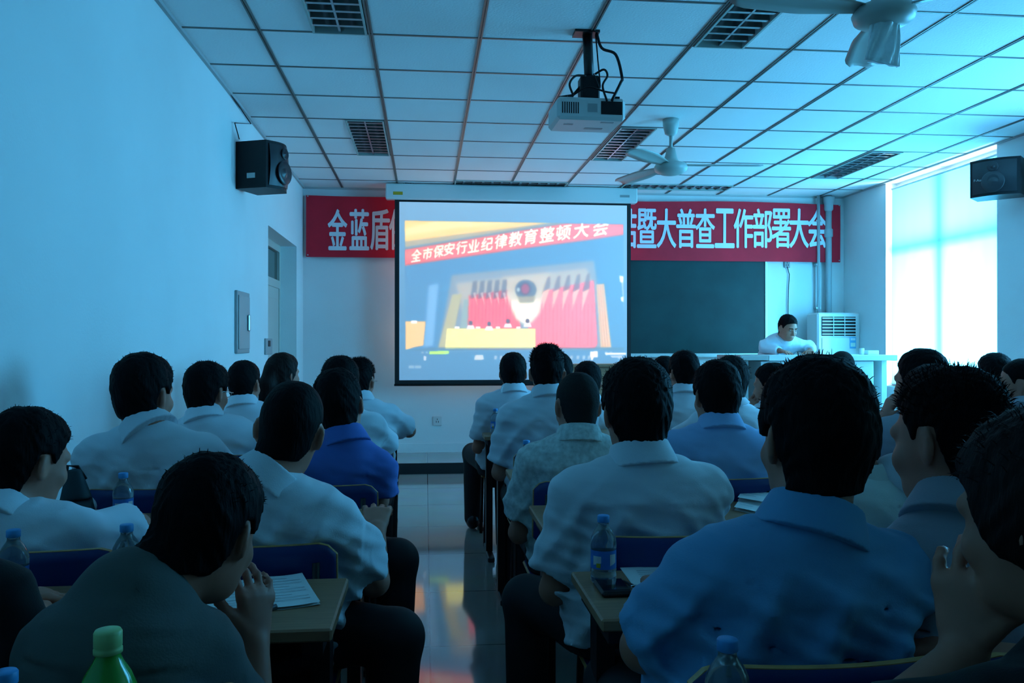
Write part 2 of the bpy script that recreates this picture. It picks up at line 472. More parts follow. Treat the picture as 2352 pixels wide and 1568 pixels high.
for k, (y0, y1) in enumerate(WINDOWS):
    m = MB(); xf = XR + 0.12
    def fr(a, b_, c, d, w=0.0): m.box((xf, a, c), (xf + 0.06, b_, d))
    fr(y0, y1, WZ0, WZ0 + .06); fr(y0, y1, WZ1 - .06, WZ1); fr(y0, y0 + .06, WZ0 + .06, WZ1 - .06); fr(y1 - .06, y1, WZ0 + .06, WZ1 - .06)
    ym = (y0 + y1) / 2
    fr(ym - .045, ym + .045, WZ0 + .06, WZ1 - .06); fr(y0 + .06, ym - .045, 2.20, 2.28); fr(ym + .045, y1 - .06, 2.20, 2.28)
    w = struct('window_%d' % (k + 1), m, M_FRAME)
    MB().box((xf + 0.025, y0 + .06, WZ0 + .06), (xf + 0.031, y1 - .06, WZ1 - .06)).build('window_pane', mg, w)
    MB().box((XR - 0.03, y0 - .03, WZ0 - .04), (XR + T, y1 + .03, WZ0)).build('window_sill', M_WALL, w)
    # blind: hangs just inside the opening, a little smaller than it
    ya, yb, n = y0 + 0.004, y1 - 0.065, 60
    vs = []; fs = []
    for i in range(n + 1):
        y = ya + (yb - ya) * i / n
        dx = 0.006 * math.sin(i * 0.9) + 0.004 * math.sin(i * 0.37 + 1)
        for z, f in ((WZ0 + 0.02, 1.0), (1.6, 0.8), (2.4, 0.4), (WZ1 - 0.075, 0.0)):
            vs.append((XR + 0.035 + dx * f, y, z))
    for i in range(n):
        for j in range(3):
            a = i * 4 + j
            fs.append((a, a + 4, a + 5, a + 1))
    b_ = thing('roller_blind', ['blue roller blind glowing with daylight, right of the air conditioner', 'blue roller blind in the window nearest the right wall loudspeaker, beyond the frame',
               'blue roller blind beside the front rows of the camera side', 'blue roller blind in the rearmost window'][k], 'blind', (XR + 0.035, (y0 + y1) / 2, WZ1 - 0.02), 'window blinds')
    MB().add(vs, fs, 0, True).build('blind_fabric', mbl, b_)
    MB().tube([(XR + 0.035, ya, WZ1 - 0.07), (XR + 0.035, yb, WZ1 - 0.07)], 0.012, 10).build('roller_tube', M_WHITEP, b_)
    MB().tube([(XR + 0.035, ya, WZ0 + 0.02), (XR + 0.035, yb, WZ0 + 0.02)], 0.009, 8).build('bottom_rail', M_WHITEP, b_)
# bright ground and wall of the yard outside
struct('ground_outside', MB().box((XR + T + 0.3, -6, -0.6), (XR + 8, 14, -0.5)), mat('pale_concrete', (0.5, 0.5, 0.48), 0.9))
# ================================================================== front wall furnishings
# --- red banner with white condensed characters
BY = YF - 0.058
pL, pR = at(703, 457, BY), at(1930, 464, BY)
bx0, bx1 = pL[0], pR[0]
bz1, bz0 = 0.5 * (at(900, 456, BY)[2] + at(1700, 460, BY)[2]), 0.5 * (at(900, 597, BY)[2] + at(1700, 595, BY)[2])
ban = thing('banner', 'long red cloth banner with large white characters across the front wall', 'banner', ((bx0 + bx1) / 2, BY, bz0))
def bwave(x, z):
    return 0.003 * math.sin(x * 5.1) * math.sin(z * 6 + x) + 0.0015 * math.sin(x * 13 + z * 9)
n, k = 160, 12; vs = []; fs = []
for i in range(n + 1):
    x = bx0 + (bx1 - bx0) * i / n
    for j in range(k + 1):
        z = bz0 + (bz1 - bz0) * j / k + 0.010 * math.sin(x * 2.2) * (j / k)
        vs.append((x, BY + bwave(x, z), z))
for i in range(n):
    for j in range(k):
        a = i * (k + 1) + j
        fs.append((a, a + k + 1, a + k + 2, a + 1))
MB().add(vs, fs, 0, True).build('banner_cloth', M_RED, ban)
mL, mR = MB(), MB()
for ch, px in list(zip('金蓝盾保', (775, 825, 873, 916))) + list(zip('结暨大普查工作部署大会', (1440, 1486, 1531, 1576, 1620, 1665, 1708, 1752, 1795, 1836, 1878))):
    v, t = text_mesh(ch, 0.0); m = mL if px < 1000 else mR
    lo, hi = v.min(0), v.max(0)
    y0, y1 = (481, 573) if px < 1000 else (480, 568)
    c0, c1 = at(px - 21.5, y1, BY - 0.012), at(px + 21.5, y0, BY - 0.012)
    X = c0[0] + (v[:, 0] - lo[0]) / (hi[0] - lo[0]) * (c1[0] - c0[0])
    Z = c0[2] + (v[:, 1] - lo[1]) / (hi[1] - lo[1]) * (c1[2] - c0[2])
    for q_, (ox, oz_) in enumerate(((0, 0), (.006, 0), (-.006, 0), (0, .006), (0, -.006))):   # overlapping strokes give the heavy face
        m.add([(x + ox, BY + bwave(x, z) - 0.006 - .0002 * q_, z + oz_) for x, z in zip(X, Z)], [tuple(q) for q in t])
mL.build('lettering', M_LETTER, ban); mR.build('lettering', M_LETTER, ban)
m = MB()
for x in (bx0 + 0.02, bx1 - 0.02):
    for z in (bz0 + 0.02, bz1 - 0.015):
        m.lathe([(0.008, 0), (0.006, 0.004), (0, 0.005)], (0, 0, 0), 10)
        for q in range(30): pass
        b0 = len(m.v) - 30
        m.v[b0:] = [(x + p[0], BY - 0.014 - p[2], z + p[1]) for p in m.v[b0:]]
m.build('tack', M_STEEL, ban)

# --- projection screen hung in front of the wall
SY = 9.02
s0, s1 = at(906.5, 884, SY), at(1449, 458, SY)
scr = thing('projection_screen', 'large pull-down projection screen with black border showing a meeting video', 'projection screen', ((s0[0] + s1[0]) / 2, SY, s0[2]))
i0, i1 = at(917, 873, SY), at(1440, 472, SY)
m = MB()
X0, X1, Z0, Z1 = s0[0], s1[0], s0[2], s1[2] + 0.02
m.box((X0, SY, Z0), (i0[0], SY + 0.002, Z1)).box((i1[0], SY, Z0), (X1, SY + 0.002, Z1))
m.box((i0[0], SY, Z0), (i1[0], SY + 0.002, i0[2])).box((i0[0], SY, i1[2]), (i1[0], SY + 0.002, Z1))
m.build('border', M_SCREENB, scr)
MB().tube([(X0 - 0.005, SY + .001, Z0), (X1 + 0.005, SY + .001, Z0)], 0.012, 10).build('bottom_bar', M_BLACK, scr)
c0, c1 = at(886, 458, SY), at(1462, 433, SY)
m = MB().box((c0[0], SY - 0.05, c0[2]), (c1[0], SY + 0.06, c1[2]), bev=0.012)
cs = m.build('casing', M_WHITEP, scr)
d0, d1 = at(903, 447, SY - .051), at(925, 440, SY - .051)
MB().box((d0[0], SY - 0.053, d0[2]), (d1[0], SY - 0.0495, d1[2])).build('yellow_sticker', mat('yellow_sticker', (0.5, 0.36, 0.02), 0.6), cs)
d0, d1 = at(1424, 453, SY - .051), at(1446, 448, SY - .051)
MB().box((d0[0], SY - 0.052, d0[2]), (d1[0], SY - 0.0495, d1[2])).build('name_plate', M_GREYP, cs)
for px in (938, 1430):
    p = at(px, 430, SY)
    m = MB().box((p[0] - .035, SY - .03, c1[2] - .005), (p[0] + .035, SY + .03, c1[2] + .012)).box((p[0] - .012, SY - .01, c1[2]), (p[0] + .012, SY + .01, ZC))
    m.tube([(p[0] + .05, SY, ZC), (p[0] + .06, SY - .02, ZC - .05), (p[0] + .04, SY - .03, c1[2] + 0.0)], 0.006, 6)
    m.tube([(p[0] - .05, SY, ZC), (p[0] - .07, SY - .02, ZC - .05), (p[0] - .05, SY - .03, c1[2] + 0.0)], 0.006, 6)
    m.build('hanger', M_BLACK, scr)

# --- the projected picture: painted on a fine grid of points, then given off as light
PX0, PX1, PY0, PY1 = 917.0, 1440.0, 472.0, 873.0
GW, GH = 560, 430
gxp = np.linspace(PX0, PX1, GW); gyp = np.linspace(PY0, PY1, GH)
PXX, PYY = np.meshgrid(gxp, gyp)
IMG = np.zeros((GH, GW, 3))
def hexc(*c): return np.array(c, float) / 255
g = (PYY - PY0) / (PY1 - PY0); gx_ = (PXX - PX0) / (PX1 - PX0)
IMG[:] = hexc(122, 165, 198)[None, None] * (1 - g[..., None]) + hexc(94, 140, 178)[None, None] * g[..., None]
def blur(A, r):
    if r <= 0: return A
    kk = int(3 * r) + 1
    w = np.exp(-0.5 * (np.arange(-kk, kk + 1) / r) ** 2); w /= w.sum()
    for ax in (0, 1):
        P = np.pad(A, [(kk, kk) if a == ax else (0, 0) for a in range(A.ndim)], mode='edge')
        B = np.zeros_like(A)
        for q, ww in enumerate(w):
            sl = [slice(None)] * A.ndim; sl[ax] = slice(q, q + A.shape[ax])
            B += ww * P[tuple(sl)]
        A = B
    return A
def pmask(poly):
    M = np.zeros(PXX.shape, bool); n_ = len(poly)
    for a in range(n_):
        xa, ya = poly[a]; xb, yb = poly[(a + 1) % n_]
        if ya == yb: continue
        c_ = ((ya > PYY) != (yb > PYY)) & (PXX < (xb - xa) * (PYY - ya) / (yb - ya) + xa)
        M ^= c_
    return M.astype(float)
def paint(poly, col, soft=1.2, a=1.0, clip=None):
    M = blur(pmask(poly), soft) * a
    if clip is not None: M = M * clip
    IMG[:] = IMG * (1 - M[..., None]) + np.array(col) / 255 * M[..., None]
def ellp(cx, cy, rx, ry, n_=28):
    return [(cx + rx * math.cos(2 * PI * q / n_), cy + ry * math.sin(2 * PI * q / n_)) for q in range(n_)]
PIC = blur(pmask([(929, 514), (1432, 515), (1433, 806), (931, 804)]), 0.8)
paint([(929, 514), (1432, 515), (1433, 806), (931, 804)], (98, 146, 186), 0.8)
paint([(929, 575), (929, 514), (1300, 514)], (190, 175, 140), 2.5, clip=PIC)
paint([(929, 561), (929, 514), (1262, 514)], (255, 212, 110), 2.0, clip=PIC)
paint([(929, 548), (1040, 530), (1180, 514), (1000, 514), (929, 532)], (255, 235, 150), 3, 0.8, clip=PIC)
paint([(929, 577), (1262, 515), (1300, 514), (929, 582)], (140, 150, 150), 2, clip=PIC)
paint([(929, 580), (1150, 541), (1300, 515), (1432, 515), (1432, 540), (1345, 554), (1200, 574), (929, 616)], (248, 104, 92), 1.6, clip=PIC)
paint([(929, 585), (1040, 566), (1040, 572), (929, 600)], (255, 130, 110), 3, 0.5, clip=PIC)
paint([(929, 616), (1432, 541), (1432, 600), (929, 660)], (96, 145, 188), 6, 0.5, clip=PIC)
paint([(983, 660), (1005, 655), (993, 795), (972, 800)], (140, 188, 232), 3, 0.8, clip=PIC)
# stage opening
paint([(1035, 636), (1362, 600), (1372, 660), (1400, 803), (1004, 803)], (150, 160, 168), 3, 0.95, clip=PIC)
paint([(1045, 655), (1345, 618), (1362, 660), (1366, 700), (1060, 720)], (196, 184, 166), 4, 0.9, clip=PIC)
paint([(1036, 680), (1058, 678), (1032, 800), (1005, 800)], (196, 186, 138), 2, clip=PIC)
paint([(1062, 690), (1074, 690), (1072, 770), (1050, 790)], (160, 176, 170), 2, clip=PIC)
paint([(1368, 655), (1386, 653), (1403, 800), (1378, 800)], (240, 190, 130), 1.6, clip=PIC)
for q in range(3):
    paint([(1371 + 5 * q, 656), (1373 + 5 * q, 656), (1384 + 6 * q, 798), (1382 + 6 * q, 798)], (190, 150, 120), 1, 0.6, clip=PIC)
paint([(1074, 682), (1165, 668), (1190, 740), (1200, 803), (1070, 803)], (246, 92, 90), 2, clip=PIC)
paint([(1240, 672), (1362, 645), (1371, 790), (1364, 802), (1200, 803), (1212, 745)], (253, 112, 118), 2, clip=PIC)
paint([(1160, 672), (1246, 668), (1236, 720), (1218, 742), (1200, 747), (1182, 735), (1170, 710)], (255, 246, 212), 3.5, clip=PIC)
paint([(1150, 640), (1262, 630), (1246, 690), (1166, 694)], (214, 196, 170), 5, 0.8, clip=PIC)
for q in range(5):     # furled flags
    x = 1083 + 17 * q
    paint([(x, 650 - q), (x + 10, 648 - q), (x + 8, 684), (x - 6, 690)], (110, 110, 122), 2, 0.75, clip=PIC)
    paint([(x, 676), (x + 6, 674), (x + 10, 706)], (236, 200, 190), 1.2, 0.7, clip=PIC)
for q in range(5):
    x = 1256 + 23 * q
    paint([(x - 2, 640 - 2 * q), (x + 5, 636 - 2 * q), (x + 4, 668), (x - 14, 676)], (128, 118, 124), 2, 0.75, clip=PIC)
    paint([(x - 12, 672), (x + 4, 664), (x - 14, 716)], (255, 190, 160), 1.4, 0.85, clip=PIC)
for q in range(14):
    x = 1240 + 9 * q
    paint([(x, 700), (x + 2, 700), (x + 1 - (q % 3), 796), (x - 1, 796)], (214, 60, 80), 1, 0.35, clip=PIC)
    x = 1080 + 8 * q
    if x < 1170: paint([(x, 690), (x + 2, 690), (x + 1, 745), (x - 1, 745)], (200, 50, 70), 1, 0.4, clip=PIC)
# round wall emblem
paint(ellp(1204, 668, 25, 23), (118, 124, 132), 2.2, clip=PIC)
paint(ellp(1201, 665, 17, 16), (86, 92, 116), 2.2, 0.7, clip=PIC)
paint(ellp(1203, 666, 10, 12), (176, 66, 76), 2.4, clip=PIC)
paint(ellp(1187, 668, 3.5, 5), (214, 220, 206), 1.6, 0.8, clip=PIC)
paint([(1186, 684), (1226, 682), (1222, 697), (1190, 698)], (176, 160, 124), 2, clip=PIC)
# table and people
paint([(1024, 757), (1226, 757), (1226, 802), (1020, 803)], (255, 246, 140), 1.2, clip=PIC)
for x, y in ((1078, 752), (1120, 754), (1163, 748), (1208, 747)):
    paint([(x - 10, y + 6), (x - 6, y - 3), (x + 6, y - 3), (x + 10, y + 6)], (245, 240, 245), 1, clip=PIC)
    paint(ellp(x, y - 8, 4.5, 5), (120, 92, 92), 0.9, clip=PIC)
for x in (1047, 1095, 1140, 1187):
    paint([(x - 5, 757), (x - 5, 752), (x + 5, 752), (x + 5, 757)], (255, 250, 235), 0.8, clip=PIC)
paint([(930, 741), (976, 741), (971, 795), (950, 799), (931, 805)], (255, 200, 116), 1.4, clip=PIC)
paint([(944, 739), (957, 739), (957, 745), (944, 745)], (255, 245, 235), 0.8, clip=PIC)
paint([(1422, 634), (1433, 636), (1431, 652), (1424, 648)], (255, 255, 248), 1.4, clip=PIC)
paint([(1425, 684), (1433, 682), (1432, 694), (1427, 693)], (250, 250, 230), 1.2, clip=PIC)
paint([(1427, 650), (1432, 648), (1434, 720)], (190, 205, 215), 1.2, 0.8, clip=PIC)
paint([(990, 800), (1433, 800), (1433, 806), (931, 806)], (100, 130, 150), 1.5, 0.6)
# player bar under the video
paint([(985, 808), (1029, 807), (1028, 814), (984, 815)], (196, 246, 100), 0.9)
paint([(1029, 807), (1385, 803), (1385, 805), (1029, 810)], (118, 158, 188), 0.8, .7)
for x, w_ in ((966, 6), (976, 5), (1388, 6), (1399, 6)):
    paint([(x, 809), (x + w_, 809), (x + w_, 813), (x, 813)], (170, 190, 208), 1, 0.8)
paint([(972, 818), (978, 820), (977, 829), (972, 829)], (205, 214, 224), 1)
paint([(1088, 817), (1106, 816), (1108, 827), (1086, 828)], (226, 226, 222), 1.2, 0.9)
for x in (1132, 1145, 1307, 1322, 1336, 1348, 1420):
    paint([(x, 818), (x + 7, 818), (x + 5, 827), (x - 1, 827)], (190, 200, 214), 1.1, 0.75)
paint([(1353, 809), (1371, 808), (1371, 822), (1362, 822), (1359, 829), (1355, 829), (1355, 822), (1353, 822)], (250, 244, 226), 0.9)
paint([(1388, 812), (1438, 812), (1438, 816), (1390, 817)], (240, 236, 232), 0.8)
paint([(1400, 818), (1430, 818), (1430, 823), (1404, 823)], (215, 215, 230), 1.1, 0.8)
for x, w_ in ((938, 12), (952, 14)):
    paint([(x, 840), (x + w_, 840), (x + w_, 846), (x, 846)], (158, 186, 208), 1.2, 0.8)
# slanted caption in the video
TM = np.zeros((GH, GW))
def raster(v2, tris):
    sx = (GW - 1) / (PX1 - PX0); sy = (GH - 1) / (PY1 - PY0)
    P = np.stack([(v2[:, 0] - PX0) * sx, (v2[:, 1] - PY0) * sy], 1)
    for t in tris:
        a, b_, c = P[t]
        lo = np.maximum(np.floor(np.minimum(np.minimum(a, b_), c)), 0).astype(int)
        hi = np.minimum(np.ceil(np.maximum(np.maximum(a, b_), c)) + 1, (GW, GH)).astype(int)
        if (hi <= lo).any(): continue
        xx, yy = np.meshgrid(np.arange(lo[0], hi[0]), np.arange(lo[1], hi[1]))
        e = lambda p, q: (q[0] - p[0]) * (yy - p[1]) - (q[1] - p[1]) * (xx - p[0])
        e1, e2, e3 = e(a, b_), e(b_, c), e(c, a)
        ins = ((e1 >= 0) & (e2 >= 0) & (e3 >= 0)) | ((e1 <= 0) & (e2 <= 0) & (e3 <= 0))
        TM[lo[1]:hi[1], lo[0]:hi[0]] = np.maximum(TM[lo[1]:hi[1], lo[0]:hi[0]], ins)
cap = [('全', 955, 592, 22, 27), ('市', 980, 587, 21, 26), ('保', 1005, 582, 22, 27), ('安', 1029, 577, 23, 27), ('行', 1057, 573, 24, 28), ('业', 1085, 569, 25, 28),
       ('纪', 1115, 564, 26, 29), ('律', 1147, 558, 28, 31), ('教', 1180, 552, 30, 33), ('育', 1215, 546, 31, 34), ('整', 1253, 541, 33, 34), ('顿', 1291, 536, 34, 35),
       ('大', 1333, 529, 35, 36), ('会', 1378, 524, 36, 36)]
for ch, cx, cy, w_, h_ in cap:
    v, t = text_mesh(ch, 0.0)
    lo, hi = v.min(0), v.max(0)
    u = (v[:, 0] - (lo[0] + hi[0]) / 2) / (hi[0] - lo[0]) * w_
    q = -(v[:, 1] - (lo[1] + hi[1]) / 2) / (hi[1] - lo[1]) * h_
    raster(np.stack([cx + u - q * 0.12, cy + q - u * 0.17], 1), t)
TM = np.maximum(TM, np.maximum(np.roll(TM, 1, 1), np.roll(TM, 1, 0)))
TM = np.clip(blur(TM, 0.8) * 1.2, 0, 1) * PIC
IMG = IMG * (1 - TM[..., None]) + np.array([1.0, 0.985, 0.88]) * TM[..., None]
IMG = blur(IMG, 0.7)
LIN = np.where(IMG <= 0.04045, IMG / 12.92, ((IMG + 0.055) / 1.055) ** 2.4)
LIN = np.clip(LIN - SCREEN_AMBIENT, 0.0, None)
LIN = np.where(LIN > 0.80, LIN * 1.35, LIN * 1.05) + 0.22 * np.clip(LIN.max(-1, keepdims=True) - 0.55, 0, 1) ** 1.5
vv = np.stack([i0[0] + (PXX - PX0) / (PX1 - PX0) * (i1[0] - i0[0]), np.full(PXX.shape, SY + 0.001), i1[2] - (PYY - PY0) / (PY1 - PY0) * (i1[2] - i0[2])], -1).reshape(-1, 3)
ii = np.arange(GH * GW).reshape(GH, GW)
ff = np.stack([ii[:-1, :-1], ii[1:, :-1], ii[1:, 1:], ii[:-1, 1:]], -1).reshape(-1, 4)
def np_mesh(name, v, f, smooth=False):
    me = bpy.data.meshes.new(name)
    nv, nf, k = len(v), len(f), f.shape[1]
    me.vertices.add(nv); me.loops.add(nf * k); me.polygons.add(nf)
    me.vertices.foreach_set('co', np.asarray(v, np.float32).ravel())
    me.loops.foreach_set('vertex_index', np.asarray(f, np.int32).ravel())
    me.polygons.foreach_set('loop_start', np.arange(0, nf * k, k, dtype=np.int32))
    me.polygons.foreach_set('use_smooth', np.full(nf, smooth))
    me.update(calc_edges=True)
    return me
me = np_mesh('projected_picture', vv - np.array(scr.location), ff)
ca = me.color_attributes.new('picture', 'FLOAT_COLOR', 'POINT')
ca.data.foreach_set('color', np.concatenate([LIN.reshape(-1, 3), np.ones((GH * GW, 1))], 1).astype(np.float32).ravel())
mp_ = bpy.data.materials.new('projected_picture'); mp_.use_nodes = True
nt = mp_.node_tree; b = nt.nodes['Principled BSDF']
b.inputs['Base Color'].default_value = (0.55, 0.56, 0.56, 1); b.inputs['Roughness'].default_value = 0.9; b.inputs['Specular IOR Level'].default_value = 0.1
an = nt.nodes.new('ShaderNodeAttribute'); an.attribute_name = 'picture'
nt.links.new(an.outputs['Color'], b.inputs['Emission Color']); b.inputs['Emission Strength'].default_value = 1.0
me.materials.append(mp_)
link('projected_picture', me, scr)

# --- chalkboard
b0, b1 = at(1100, 812, YF - 0.03), at(1757, 560, YF - 0.03)
cb = thing('chalkboard', 'dark green chalkboard partly behind the projection screen', 'chalkboard', ((b0[0] + b1[0]) / 2, YF, b0[2]))
MB().box((b0[0], YF - 0.03, b0[2]), (b1[0], YF - 0.006, b1[2])).build('board_panel', M_BOARD, cb)
m = MB(); w = 0.028
m.box((b1[0], YF - 0.04, b0[2] - w), (b1[0] + w, YF - 0.004, b1[2] + w)).box((b0[0] - w, YF - 0.04, b0[2] - w), (b0[0], YF - 0.004, b1[2] + w))
m.box((b0[0], YF - 0.04, b1[2]), (b1[0], YF - 0.004, b1[2] + w)).box((b0[0], YF - 0.04, b0[2] - w), (b1[0], YF - 0.004, b0[2]))
m.build('frame', M_ALU, cb)
MB().box((b0[0], YF - 0.12, b0[2] - w - 0.012), (b1[0], YF - 0.04, b0[2] - w)).build('chalk_tray', M_ALU, cb)
# white projection boxes under the board: chalk boxes on a low ledge
p0, p1 = at(1600, 832, YF - 0.2), at(1700, 816, YF - 0.2)

# --- pipes beside the board
def pipe(px, r, label, collar):
    p = at(px, 600, YF - 0.07)
    t = thing('wall_pipe', label, 'pipe', (p[0], YF - 0.07, PH))
    MB().tube([(p[0], YF - 0.07, 1.2), (p[0], YF - 0.07, ZC)], r, 14).build('pipe_run', M_PIPE, t)
    if collar:
        MB().lathe([(r + .002, -.1), (r + .016, -.08), (r + .016, -.01), (r + .03, 0.0), (r + .03, 0.06)], (p[0], YF - .07, ZC - .08), 16).build('collar', M_PIPE, t)
        z = at(px, 535, YF - .07)[2]
        MB().lathe([(r + .001, -.05), (r + .012, -.04), (r + .012, .04), (r + .001, .05)], (p[0], YF - .07, z), 16).build('coupling', M_PIPE, t)
    else:
        m = MB()
        for z in (1.7, 2.2, 2.7): m.box((p[0] - r - .01, YF - .075, z), (p[0] + r + .01, YF - .0, z + .02))
        m.build('clip', M_STEEL, t)
pipe(1903, 0.036, 'thick grey pipe with a collar rising from the air conditioner', True)
pipe(1880, 0.018, 'thin grey pipe left of the thick one, crossing the banner end', False)

# --- floor-standing air conditioner
a0, a1 = at(1878, 812, 8.98), at(1977, 718, 8.98)
ax0, ax1, az1 = a0[0], a1[0], a1[2]
ac = thing('air_conditioner', 'white floor-standing air conditioner with dark louvres in the front corner', 'air conditioner', ((ax0 + ax1) / 2, 9.1, PH))
MB().box((ax0, 8.98, PH), (ax1, 9.26, az1), bev=0.018).build('cabinet', M_WHITEP, ac)
lx0, lx1 = at(1888, 800, 8.97)[0], at(1966, 800, 8.97)[0]
lz0, lz1 = at(1900, 771, 8.97)[2], at(1900, 727, 8.97)[2]
MB().box((lx0, 8.975, lz0), (lx1, 8.985, lz1)).build('outlet', M_BLACK, ac)
m = MB()
for q in range(6):
    z = lz0 + (lz1 - lz0) * (q + 0.4) / 6
    m.box((lx0, 8.955, z), (lx1, 8.975, z + 0.010))
for q in (0.33, 0.66):
    x = lx0 + (lx1 - lx0) * q
    m.box((x - .003, 8.957, lz0), (x + .003, 8.974, lz1))
m.build('louver', M_WHITEP, ac)
MB().box((lx0, 8.972, PH + 0.1), (lx1, 8.981, lz0 - 0.02), bev=0.004).build('front_panel', M_WHITEP, ac)
q0, q1 = at(1953, 800, 8.96), at(1967, 774, 8.96)
m = MB().box((q0[0], 8.968, q0[2]), (q1[0], 8.9725, q1[2]))
m.box((q0[0] + .008, 8.9665, q0[2] + .02), (q1[0] - .008, 8.969, (q0[2] + q1[2]) / 2), 1)
m.box((q0[0] + .008, 8.9665, q1[2] - .035), (q1[0] - .008, 8.969, q1[2] - .012), 2)
m.build('energy_label', [mat('label_blue', (0.10, 0.40, 0.65), 0.5), mat('label_pale', (0.6, 0.7, 0.6), 0.5), M_WHITEP], ac)

# --- sockets, switch, panel
def plate(name, lab, px0, px1, py0, py1, Y, depth, m_, cat):
    p0, p1 = at(px0, py1, Y), at(px1, py0, Y)
    t = thing(name, lab, cat, ((p0[0] + p1[0]) / 2, YF, p0[2]))
    MB().box((p0[0], YF - depth, p0[2]), (p1[0], YF, p1[2]), bev=0.004).build('face_plate', m_, t)
    cx, cz = (p0[0] + p1[0]) / 2, (p0[2] + p1[2]) / 2
    m = MB()
    for dx in (-.012, .012): m.box((cx + dx - .003, YF - depth - .001, cz - .02), (cx + dx + .003, YF - depth, cz))
    m.box((cx - .003, YF - depth - .001, cz + .01), (cx + .003, YF - depth, cz + .025))
    m.build('socket_hole', M_BLACK, t)
plate('wall_socket', 'small white wall socket low under the projection screen', 994, 1015, 955, 977, YF, 0.014, M_WHITEP, 'socket')
plate('wall_socket', 'small grey socket below the banner, feeding a hanging cable', 1800, 1813, 599, 615, YF, 0.02, M_GREYP, 'socket')
p = at(1808, 616, YF - .02)
cpts = [at(px, py, YF - 0.02) for px, py in ((1808, 612), (1813, 630), (1811, 665), (1810, 700), (1810, 760), (1811, 810))]
c_ = MB().tube(cpts, 0.0045, 6).build('power_cable', M_BLACK, None)
tag(c_, 'thin dark cable hanging down the wall behind the bowed speaker', 'cable')
p = at(1761, 450, YF - .02)
# electrical panel on the left wall
def lw(px):       # a point of the left wall seen at this pixel column
    r = at(px, 784, 1.0); return XL / r[0]
y0, y1 = lw(538.5), lw(567)
z0 = at(552, 811, (y0 + y1) / 2)[2]; z1 = at(552, 670, (y0 + y1) / 2)[2]
t = thing('electrical_panel', 'grey metal electrical panel set in the left wall', 'electrical panel', (XL, (y0 + y1) / 2, z0))
MB().box((XL, y0, z0), (XL + 0.02, y1, z1), bev=0.004).build('panel_frame', M_GREYP, t)
MB().box((XL + .02, y0 + .03, z0 + .03), (XL + .028, y1 - .03, z1 - .03), bev=0.003).build('panel_door', mat('panel_grey', (0.36, 0.38, 0.38), 0.4), t)
MB().box((XL + .028, y1 - .12, (z0 + z1) / 2 - .06), (XL + .045, y1 - .085, (z0 + z1) / 2 + .06), bev=0.006).build('panel_latch', M_STEEL, t)
y0, y1 = lw(607), lw(622)
z0 = at(614, 814, (y0 + y1) / 2)[2]; z1 = at(614, 777, (y0 + y1) / 2)[2]
t = thing('light_switch', 'grey switch plate on the left wall beside the door recess', 'switch', (XL, (y0 + y1) / 2, z0))
MB().box((XL, y0, z0), (XL + 0.014, y1, z1), bev=0.004).build('face_plate', M_GREYP, t)
MB().box((XL + .014, (y0 + y1) / 2 - .05, (z0 + z1) / 2 + 0.0), (XL + .02, (y0 + y1) / 2 + .03, (z0 + z1) / 2 + .05), bev=0.002).build('rocker', M_BLACK, t)

# --- loudspeakers on the side walls
def speaker(x, y, z0, z1, side, lab, wire):
    t = thing('wall_loudspeaker', lab, 'loudspeaker', (x, y, z0))
    h = z1 - z0
    # footprint with a bulging front baffle, built facing -Y for now
    w_, d_ = (0.27, 0.27) if side > 0 else (0.36, 0.26)
    prof = [(-w_ / 2, d_ / 2), (w_ / 2, d_ / 2)]
    for q in range(13):
        a = q / 12
        prof.append((w_ / 2 - w_ * a, -d_ / 2 - 0.05 * math.sin(PI * a) + 0.03))
    R = Matrix.Rotation(side, 4, 'Z'); M = Matrix.Translation((x, y, 0)) @ R
    def ext(pr, za, zb, taper=0.0):
        m = MB(); n_ = len(pr)
        vs = [(p[0], p[1], za) for p in pr] + [(p[0], p[1], zb) for p in pr]
        m.add(vs, [tuple(range(n_))[::-1], tuple(range(n_, 2 * n_))] + [(q, (q + 1) % n_, n_ + (q + 1) % n_, n_ + q) for q in range(n_)])
        return m
    ext(prof, z0, z1).xform(M).build('enclosure', M_BLACK, t)
    m = MB(); n_ = 13; vs = []; fs = []
    for q in range(n_):
        a = 0.06 + 0.88 * q / (n_ - 1)
        xx = w_ / 2 - w_ * a; yy = -d_ / 2 - 0.05 * math.sin(PI * a) + 0.03 - 0.006
        for j in range(7):
            zz = z0 + 0.02 + (h - 0.04) * j / 6
            vs.append((xx, yy - 0.012 * math.sin(PI * j / 6), zz))
    for q in range(n_ - 1):
        for j in range(6):
            a = q * 7 + j; fs.append((a, a + 1, a + 8, a + 7))
    m.add(vs, fs, 0, True).xform(M).build('grille', mat('speaker_grille', (0.02, 0.021, 0.026), 0.35), t)
    for dz, r in ((h * 0.36, 0.085), (h * 0.76, 0.04)):
        m = MB(); m.lathe([(r, 0), (r * .93, 0.008), (r * .5, -0.004), (r * .3, 0.006), (0.0, 0.010)], (0, 0, 0), 24)
        m.xform(M @ Matrix.Translation((0, -d_ / 2 - 0.026 - 0.012 * 0.9, z0 + dz)) @ Matrix.Rotation(PI / 2, 4, 'X')).build('driver', mat('speaker_cone', (0.03, 0.03, 0.035), 0.3), t)
    return t, M, w_, d_
y = 6.12
zt, zb = at(590, 330, y)[2], at(590, 437, y)[2]
spk, M, w_, d_ = speaker(XL + 0.175, y + 0.03, zb, zt, math.radians(68), 'black loudspeaker high on the left wall above the electrical panel', True)
m = MB(); m.box((-0.02, -0.003, 0.045), (0.035, 0, 0.075)); 
q = at(578, 406, y - 0.15)
MB().box((-w_ / 2 - .002, -0.02, zb + .07), (-w_ / 2 + 0.001, 0.045, zb + .105)).xform(M).build('maker_label', mat('pale_sticker', (0.5, 0.5, 0.48), 0.5), spk)
